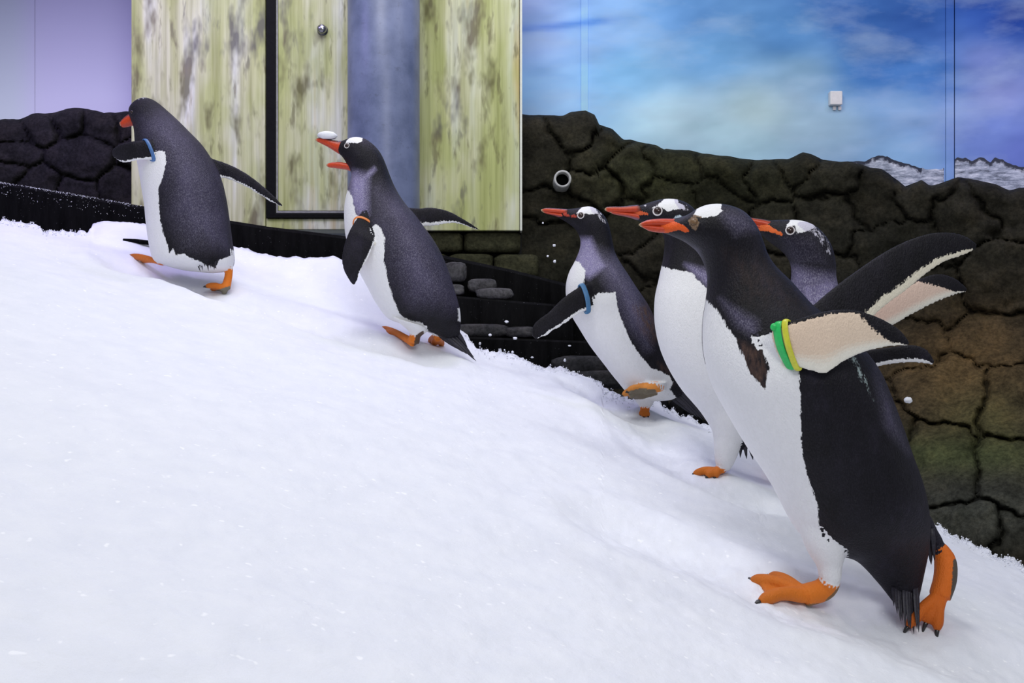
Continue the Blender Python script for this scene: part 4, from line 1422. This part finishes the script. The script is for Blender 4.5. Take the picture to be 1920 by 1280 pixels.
# ---- 4: white breasted, half hidden behind the big one
D4 = snow_d(1345, 888)
b = Bird(D4, 'white-breasted penguin half hidden behind the large foreground penguin, bill level',
    stn([(1378, 846, 1408, 838, .6, 0), (1346, 818, 1421, 800, .85, 0), (1312, 770, 1426, 752, .92, 0), (1279, 731, 1426, 705, .95, 0), (1254, 691, 1421, 660, .95, 0), (1237, 650, 1411, 620, .95, 0),
         (1228, 605, 1396, 585, .95, 0), (1228, 560, 1376, 548, .93, 0), (1236, 520, 1353, 515, .9, 0), (1243, 486, 1334, 482, .88, 0), (1246, 452, 1322, 444, .86, 0), (1240, 433, 1315, 418, .85, 0),
         (1229, 425, 1306, 398, .83, 0), (1217, 421, 1291, 383, .8, 0), (1208, 418, 1269, 374, .78, 0), (1202, 416, 1244, 373, .76, 0), (1196, 414, 1222, 378, .72, 0), (1190, 411, 1207, 383, .68, 0), (1182, 407, 1192, 387, .6, 0)]),
    white=[[(1180, 496), (1241, 499), (1259, 505), (1280, 507), (1297, 512), (1324, 540), (1345, 580), (1390, 600), (1395, 700), (1400, 800), (1390, 830), (1370, 880), (1180, 900)]],
    far_w=(85, 0.60), voxel=0.003, soft=3.0,
    paint=[([(1223, 390), (1232, 384), (1243, 375), (1256, 368), (1270, 368), (1272, 380), (1284, 386), (1284, 392), (1262, 393), (1250, 397), (1243, 390), (1232, 386)], WHITE, 1.0, 2, True),
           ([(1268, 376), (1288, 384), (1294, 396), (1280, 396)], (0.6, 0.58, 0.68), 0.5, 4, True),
           ([(1262, 410), (1266, 404), (1277, 402), (1280, 407), (1270, 412)], (0.5, 0.6, 0.68), 0.7, 2, False),
           ([(1190, 386), (1200, 394), (1216, 400), (1214, 404), (1196, 403), (1180, 402)], srgb(205, 90, 50), 0.75, 2, True),
           ([(1204, 386), (1211, 381), (1214, 386), (1206, 389)], (0.6, 0.58, 0.62), 0.6, 2, True)],
    grey=[([(1285, 495), (1340, 510), (1335, 545), (1300, 515)], 0.9, 8)])
b.leg([(1318, 745, 1405, 752), (1328, 785, 1400, 795), (1337, 815, 1391, 824), (1339, 842, 1384, 850), (1341, 866, 1374, 872), (1345, 879, 1367, 882)], -0.02, 0)
b.leg([(1380, 765, 1425, 770), (1425, 815, 1468, 815), (1452, 850, 1478, 852)], 0.06, 0.07)
b.foot([(1356, 874, 0, 9), (1350, 883, -0.005, 9)], [(1300, 889, None), (1325, 894, None), (1340, 895, None)], 6.5, 0.008)
b.foot([(1466, 848, 0.07, 8), (1464, 862, 0.06, 8)], [(1446, 882, None), (1456, 886, None), (1472, 888, None)], 6, 0.008)
b.flipper([(1345, 548, 1385, 552), (1348, 580, 1396, 580), (1356, 620, 1402, 615), (1368, 660, 1403, 655), (1384, 696, 1396, 694)], (-0.10, -0.11, -0.09), True)
b.flipper([(1330, 560, 1372, 560), (1335, 600, 1380, 600), (1350, 650, 1390, 645), (1375, 690, 1388, 690)], (0.11, 0.12, 0.11), False)
b.build((1350, 888), [('upper_bill', [(1196, 384, 1204, 401, 13), (1184, 385, 1187, 401, 11.5), (1166, 387, 1168, 400, 9), (1148, 387, 1149, 399, 6), (1138, 388, 1140, 397, 3.5), (1134, 391, 1134, 394, 1.5)], 'culmen'),
                      ('lower_bill', [(1206, 399, 1200, 415, 11), (1186, 399, 1184, 409, 9.5), (1168, 398, 1168, 405, 7.5), (1152, 396, 1153, 402, 5), (1142, 395, 1143, 398, 2)], 'chin')],
        [(1233, 395.5, False), (1236, 395, True)], 7.0,
        [(1400, 808, 1412, 862, 10, -.02), (1394, 812, 1400, 860, 9, -.025), (1406, 806, 1422, 862, 9, -.015), (1390, 815, 1388, 858, 8, -.02), (1414, 802, 1430, 866, 9, -.0)])

# ---- 6: behind the big one, only head and flippers show
D6 = 2.46
b = Bird(D6, 'grey-necked penguin rearmost in the group, mostly hidden behind the foreground penguin',
    stn([(1592, 985, 1640, 968, .6, 0), (1558, 955, 1668, 925, .85, 0), (1535, 900, 1672, 862, .92, 0), (1512, 825, 1664, 790, .93, 0), (1494, 750, 1648, 720, .93, 0), (1480, 685, 1626, 668, .92, 0),
         (1474, 630, 1604, 622, .9, 0), (1476, 582, 1586, 580, .88, 0), (1481, 550, 1574, 550, .86, 0), (1484, 520, 1567, 519, .85, 0), (1484, 500, 1566, 494, .85, 0), (1478, 484, 1562, 473, .84, 0),
         (1468, 472, 1555, 455, .83, 0), (1457, 463, 1543, 438, .81, 0), (1447, 456, 1528, 424, .79, 0), (1439, 450, 1508, 415, .77, 0), (1433, 445, 1486, 412, .74, 0), (1428, 440, 1464, 412, .7, 0), (1422, 435, 1445, 413, .65, 0), (1416, 430, 1431, 413, .6, 0)]),
    white=[[(1400, 555), (1476, 560), (1500, 580), (1540, 640), (1560, 720), (1570, 850), (1580, 960), (1600, 1000), (1400, 1000)]],
    far_w=(80, 0.55), voxel=0.003, soft=3.5,
    paint=[([(1473, 425), (1478, 418), (1488, 408), (1506, 408), (1524, 414), (1526, 428), (1508, 434), (1495, 438), (1490, 424)], WHITE, 1.0, 3, True),
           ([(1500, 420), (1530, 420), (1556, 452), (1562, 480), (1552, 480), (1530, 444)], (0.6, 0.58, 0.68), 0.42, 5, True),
           ([(1425, 412), (1440, 420), (1468, 438), (1466, 442), (1440, 434), (1420, 432)], srgb(222, 104, 48), 0.85, 2, True)],
    grey=[([(1484, 500), (1567, 515), (1580, 570), (1520, 580), (1480, 540)], 0.7, 14), ([(1500, 530), (1570, 520), (1580, 580), (1510, 590)], 1.0, 12), ([(1460, 440), (1530, 440), (1560, 500), (1490, 500)], 0.16, 14)])
b.leg([(1540, 930, 1600, 940), (1560, 970, 1596, 975), (1568, 995, 1590, 998)], -0.05, -0.05)
b.leg([(1600, 930, 1660, 930), (1612, 970, 1650, 972), (1620, 1000, 1642, 1002)], 0.05, 0.05)
b.foot([(1580, 990, -0.05, 10), (1576, 1004, -0.05, 10)], [(1548, 1006, None), (1556, 1012, None), (1570, 1014, None)], 7, 0.01)
b.foot([(1632, 994, 0.05, 10), (1630, 1004, 0.05, 10)], [(1606, 1008, None), (1612, 1014, None), (1632, 1016, None)], 7, 0.01)
b.flipper([(1570, 585, 1585, 650), (1610, 572, 1628, 632), (1660, 552, 1675, 610), (1700, 533, 1712, 589), (1735, 518, 1752, 569), (1762, 513, 1776, 559), (1790, 521, 1795, 552), (1813, 540, 1811, 548)], (0.04, 0.08, 0.12), False, thick=0.018, tipdark=0.58, pink=(0.78, 0.55, 0.45))
b.flipper([(1585, 660, 1590, 715), (1605, 658, 1612, 704), (1640, 654, 1645, 689), (1675, 649, 1682, 682), (1712, 646, 1718, 681), (1738, 655, 1742, 684), (1753, 677, 1749, 684)], (-0.08, -0.11, -0.13), True, thick=0.016, stripe=0.26)
b.build((1600, 1010), [('upper_bill', [(1446, 414, 1444, 434, 11), (1432, 411, 1430, 428, 9.5), (1416, 409, 1414, 422, 7), (1402, 407, 1401, 416, 4.5), (1392, 408, 1392, 411, 1.5)], 'culmen'),
                       ('lower_bill', [(1448, 426, 1440, 444, 10), (1434, 424, 1430, 434, 8), (1416, 419, 1414, 427, 6), (1402, 414, 1402, 419, 3.5), (1395, 411, 1395, 413, 1.2)], 'chin')],
        [(1481.5, 432, False), (1485, 431, True)], 6.6,
        [(1612, 965, 1650, 1008, 10, -.01), (1620, 960, 1664, 1004, 10, .01), (1606, 970, 1636, 1010, 9, 0)])

# ---- 5: the large one in front
D5 = snow_d(1500, 1128) + 0.02
b = Bird(D5, 'largest penguin in the foreground with green and yellow flipper band, flippers thrown back',
    stn([(1674, 1128, 1722, 1126, .5, 0), (1644, 1090, 1731, 1080, .6, 0), (1606, 1052, 1740, 1020, .75, 0), (1560, 1036, 1738, 965, .85, 0), (1500, 1000, 1725, 905, .9, 0), (1446, 905, 1703, 845, .92, 0),
         (1402, 838, 1684, 792, .92, 0), (1364, 774, 1664, 741, .92, 0), (1336, 720, 1643, 694, .92, 0), (1320, 662, 1609, 648, .9, 0), (1318, 606, 1563, 605, .88, 0), (1324, 562, 1522, 573, .86, 0),
         (1327, 526, 1484, 530, .84, 0), (1322, 498, 1454, 500, .83, 0), (1309, 473, 1438, 475, .82, 0), (1291, 457, 1429, 449, .82, 0), (1275, 448, 1416, 421, .82, 0), (1265, 444, 1393, 396, .8, 0),
         (1258, 441, 1362, 384, .78, 0), (1252, 439, 1331, 383, .76, 0), (1246, 437, 1309, 390, .72, 0), (1240, 434, 1290, 402, .68, 0), (1235, 431, 1272, 408, .62, 0), (1230, 428, 1255, 411, .56, 0)]),
    white=[[(1270, 552), (1325, 563), (1345, 580), (1363, 611), (1382, 639), (1404, 697), (1434, 731), (1441, 690), (1430, 655), (1455, 635), (1494, 680), (1500, 712), (1502, 782), (1504, 846), (1517, 902), (1534, 947),
            (1536, 992), (1541, 1018), (1556, 1040), (1580, 1048), (1580, 1110), (1450, 1110), (1250, 900)]],
    far_w=(78, 0.48), voxel=0.0026, soft=5,
    paint=[([(1299, 405), (1303, 397), (1312, 384), (1332, 376), (1354, 376), (1352, 391), (1356, 395), (1342, 405), (1328, 407), (1312, 408)], WHITE, 1.0, 2.2, True),
           ([(1256, 412), (1270, 417), (1284, 424), (1293, 433), (1286, 435), (1272, 431), (1254, 436), (1235, 438), (1225, 425)], srgb(224, 92, 36), 1.0, 2, True),
           ([(1290, 414), (1298, 405), (1312, 409), (1312, 420), (1304, 432), (1296, 430)], (0.20, 0.13, 0.08), 0.75, 4, False),
           ([(1590, 668), (1604, 668), (1628, 715), (1642, 760), (1622, 730)], (0.34, 0.42, 0.42), 0.55, 8, False)],
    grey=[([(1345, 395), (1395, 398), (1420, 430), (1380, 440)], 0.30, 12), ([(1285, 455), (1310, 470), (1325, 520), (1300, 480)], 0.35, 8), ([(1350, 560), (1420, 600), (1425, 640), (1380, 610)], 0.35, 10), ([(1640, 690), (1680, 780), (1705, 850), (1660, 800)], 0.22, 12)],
    brown=[([(1385, 640), (1430, 660), (1440, 735), (1405, 700)], 0.8, 8), ([(1360, 470), (1440, 500), (1510, 580), (1400, 560)], 0.16, 20)])
b.leg([(1496, 950, 1590, 975), (1503, 1003, 1588, 1024), (1516, 1036, 1582, 1046), (1531, 1060, 1578, 1064), (1536, 1080, 1577, 1083), (1542, 1094, 1572, 1095)], -0.03, -0.03)
b.leg([(1660, 950, 1742, 965), (1710, 990, 1756, 992), (1742, 1015, 1768, 1014), (1746, 1034, 1770, 1032)], 0.03, 0.02, col=(0.02, 0.02, 0.02), mask=0.0)
dl = snow_d(1500, 1128) - D5
b.foot([(1557, 1086, -0.03, 20), (1545, 1104, -0.02, 21), (1508, 1116, dl - 0.01, 21)], [(1442, 1081, None), (1408, 1087, None), (1424, 1128, None)], 11.5, 0.026, web=0.80,
       dirt=([(1480, 1138), (1545, 1134), (1578, 1100), (1584, 1110), (1550, 1150), (1480, 1150)], (0.24, 0.13, 0.05), 1.0, 4, False))
b.foot([(1760, 1026, 0.02, 15), (1772, 1050, 0.015, 20), (1772, 1085, 0.0, 21), (1762, 1118, -0.01, 20)], [(1702, 1176, '-0.012'), (1736, 1168, '-0.02'), (1757, 1182, '-0.015')], 10, 0.030, web=0.85,
       dirt=([(1790, 1050), (1804, 1056), (1800, 1110), (1784, 1130), (1788, 1090)], (0.10, 0.08, 0.06), 1.0, 3, False), col=srgb(222, 112, 36))
b.flipper([(1415, 628, 1425, 664), (1436, 624, 1446, 672), (1452, 614, 1472, 682), (1475, 604, 1496, 689), (1506, 594, 1522, 696), (1540, 584, 1548, 701), (1588, 579, 1582, 678), (1625, 586, 1614, 664), (1659, 600, 1651, 653), (1688, 619, 1684, 649), (1707, 643, 1702, 649)],
          (-0.105, -0.160, -0.170, -0.172, -0.178), False, thick=0.022, tipdark=0.62, pink=(0.78, 0.60, 0.45), rootwhite=0.14)
b.flipper([(1495, 600, 1560, 660), (1525, 571, 1612, 628), (1560, 541, 1640, 592), (1603, 509, 1670, 566), (1650, 477, 1702, 543), (1695, 453, 1737, 514), (1740, 438, 1770, 492), (1775, 435, 1796, 483), (1806, 441, 1816, 475), (1831, 457, 1829, 467)], (0.05, 0.09, 0.13), True, thick=0.022, stripe=0.20, edge=(0.86, 0.80, 0.64))
b.build((1500, 1128), [('upper_bill', [(1286, 411, 1284, 430, 17), (1258, 410, 1256, 427, 14), (1236, 410, 1236, 425, 11.5), (1216, 412, 1217, 424, 8), (1203, 417, 1204, 424, 4.5), (1198, 420, 1198, 423, 1.8)], 'plain'),
                       ('lower_bill', [(1284, 427, 1276, 444, 15), (1257, 425, 1254, 437, 12.5), (1236, 423, 1236, 436, 10), (1217, 422, 1218, 433, 7), (1205, 422, 1206, 427, 4), (1200, 422, 1200, 424, 1.6)], 'plain')],
        [(1301.5, 416, False), (1306, 415, True)], 7.0,
        [(1674 + 5 * k, 1096, 1676 + 5.2 * k + (k % 3), 1136 + min(k, 5) * 8 + (k * 7 % 5) * 3, 8, -.06 + .004 * (k % 4)) for k in range(10)]
        + [(1742, 1000, 1746, 1058, 12, .01), (1748, 990, 1752, 1050, 10, .0)],
        eye_mat=M_EYETAN, ring=False,
        band_specs=[(0, 0.205, 0.0085, 0.0035, G_GREEN, 'green flipper band', 1.05, 0.004), (0, 0.245, 0.006, 0.003, G_YELLOW, 'yellow flipper band', 1.03, 0.004)])
kb = at(1452, 613, D5 - 0.150)
th = np.arange(14) / 14 * 2 * np.pi
v, f = loft(np.array([kb + np.array([0, -0.004 + 0.008 * q, 0]) + 0.008 * math.sin(math.pi * (0.15 + 0.7 * q)) * np.stack([np.cos(th), 0 * th, np.sin(th)], -1) for q in np.linspace(0, 1, 6)]))
obj('band_clasp', v, f, G_GREEN, b.root)['label'] = 'green clasp of the flipper band'

# ------------------------------------------------------------------ bits of snow in the air and on the open bill
def lump(px, py, d, rx, ry, seed, name):
    c = at(px, py, d)
    h = np.array([rx, (rx + ry) / 2, ry]) * d / F
    u = np.linspace(-np.pi / 2, np.pi / 2, 8)[1:-1]
    w = np.arange(10) / 10 * 2 * np.pi
    R = np.array([np.stack([math.cos(q) * np.cos(w), math.cos(q) * np.sin(w), np.full_like(w, math.sin(q))], -1) for q in u])
    R = R * (1 + 0.5 * (vnoise(R + seed * 5.3, 1.7, seed)[..., None] - 0.5))
    v, f = loft(c + R * h)
    return obj(name, v, f, M_SNOW, origin=tuple(c))


tag(lump(613, 254.5, D2, 20, 7.5, 3, 'snow_clump'), 'clump of white snow resting on the open-billed penguin\'s upper bill', 'snow')
for i, (x, y, rx, ry, d) in enumerate([(1039, 460, 3, 2.6, 3.8), (1027, 480, 2.2, 2.2, 3.8), (1040, 490, 2.8, 3, 3.8), (950, 603, 4, 2.6, 3.7), (872, 628, 2.6, 3, 3.7), (919, 628, 3, 2.6, 3.7), (966, 634, 4, 2.6, 3.68),
                                       (900, 644, 2.2, 3.4, 3.66), (961, 660, 2.4, 2.6, 3.66), (946, 656, 1.6, 1.6, 3.66), (998, 670, 3, 1.8, 3.66), (1068, 648, 3, 1.6, 3.64), (1059, 675, 2.4, 3.2, 3.64), (1076, 697, 2.6, 2, 3.6), (1018, 418, 1.8, 1.8, 3.6)]):
    tag(lump(x, y, d, rx, ry, 10 + i, 'snow_fleck'), 'tiny white snow fleck kicked up left of the running penguin', 'snow', 'snow flecks in the air')
tag(lump(1703, 750, 2.6, 8, 6, 40, 'snow_lump'), 'single larger white snow lump in the air against the brown rock at right', 'snow')
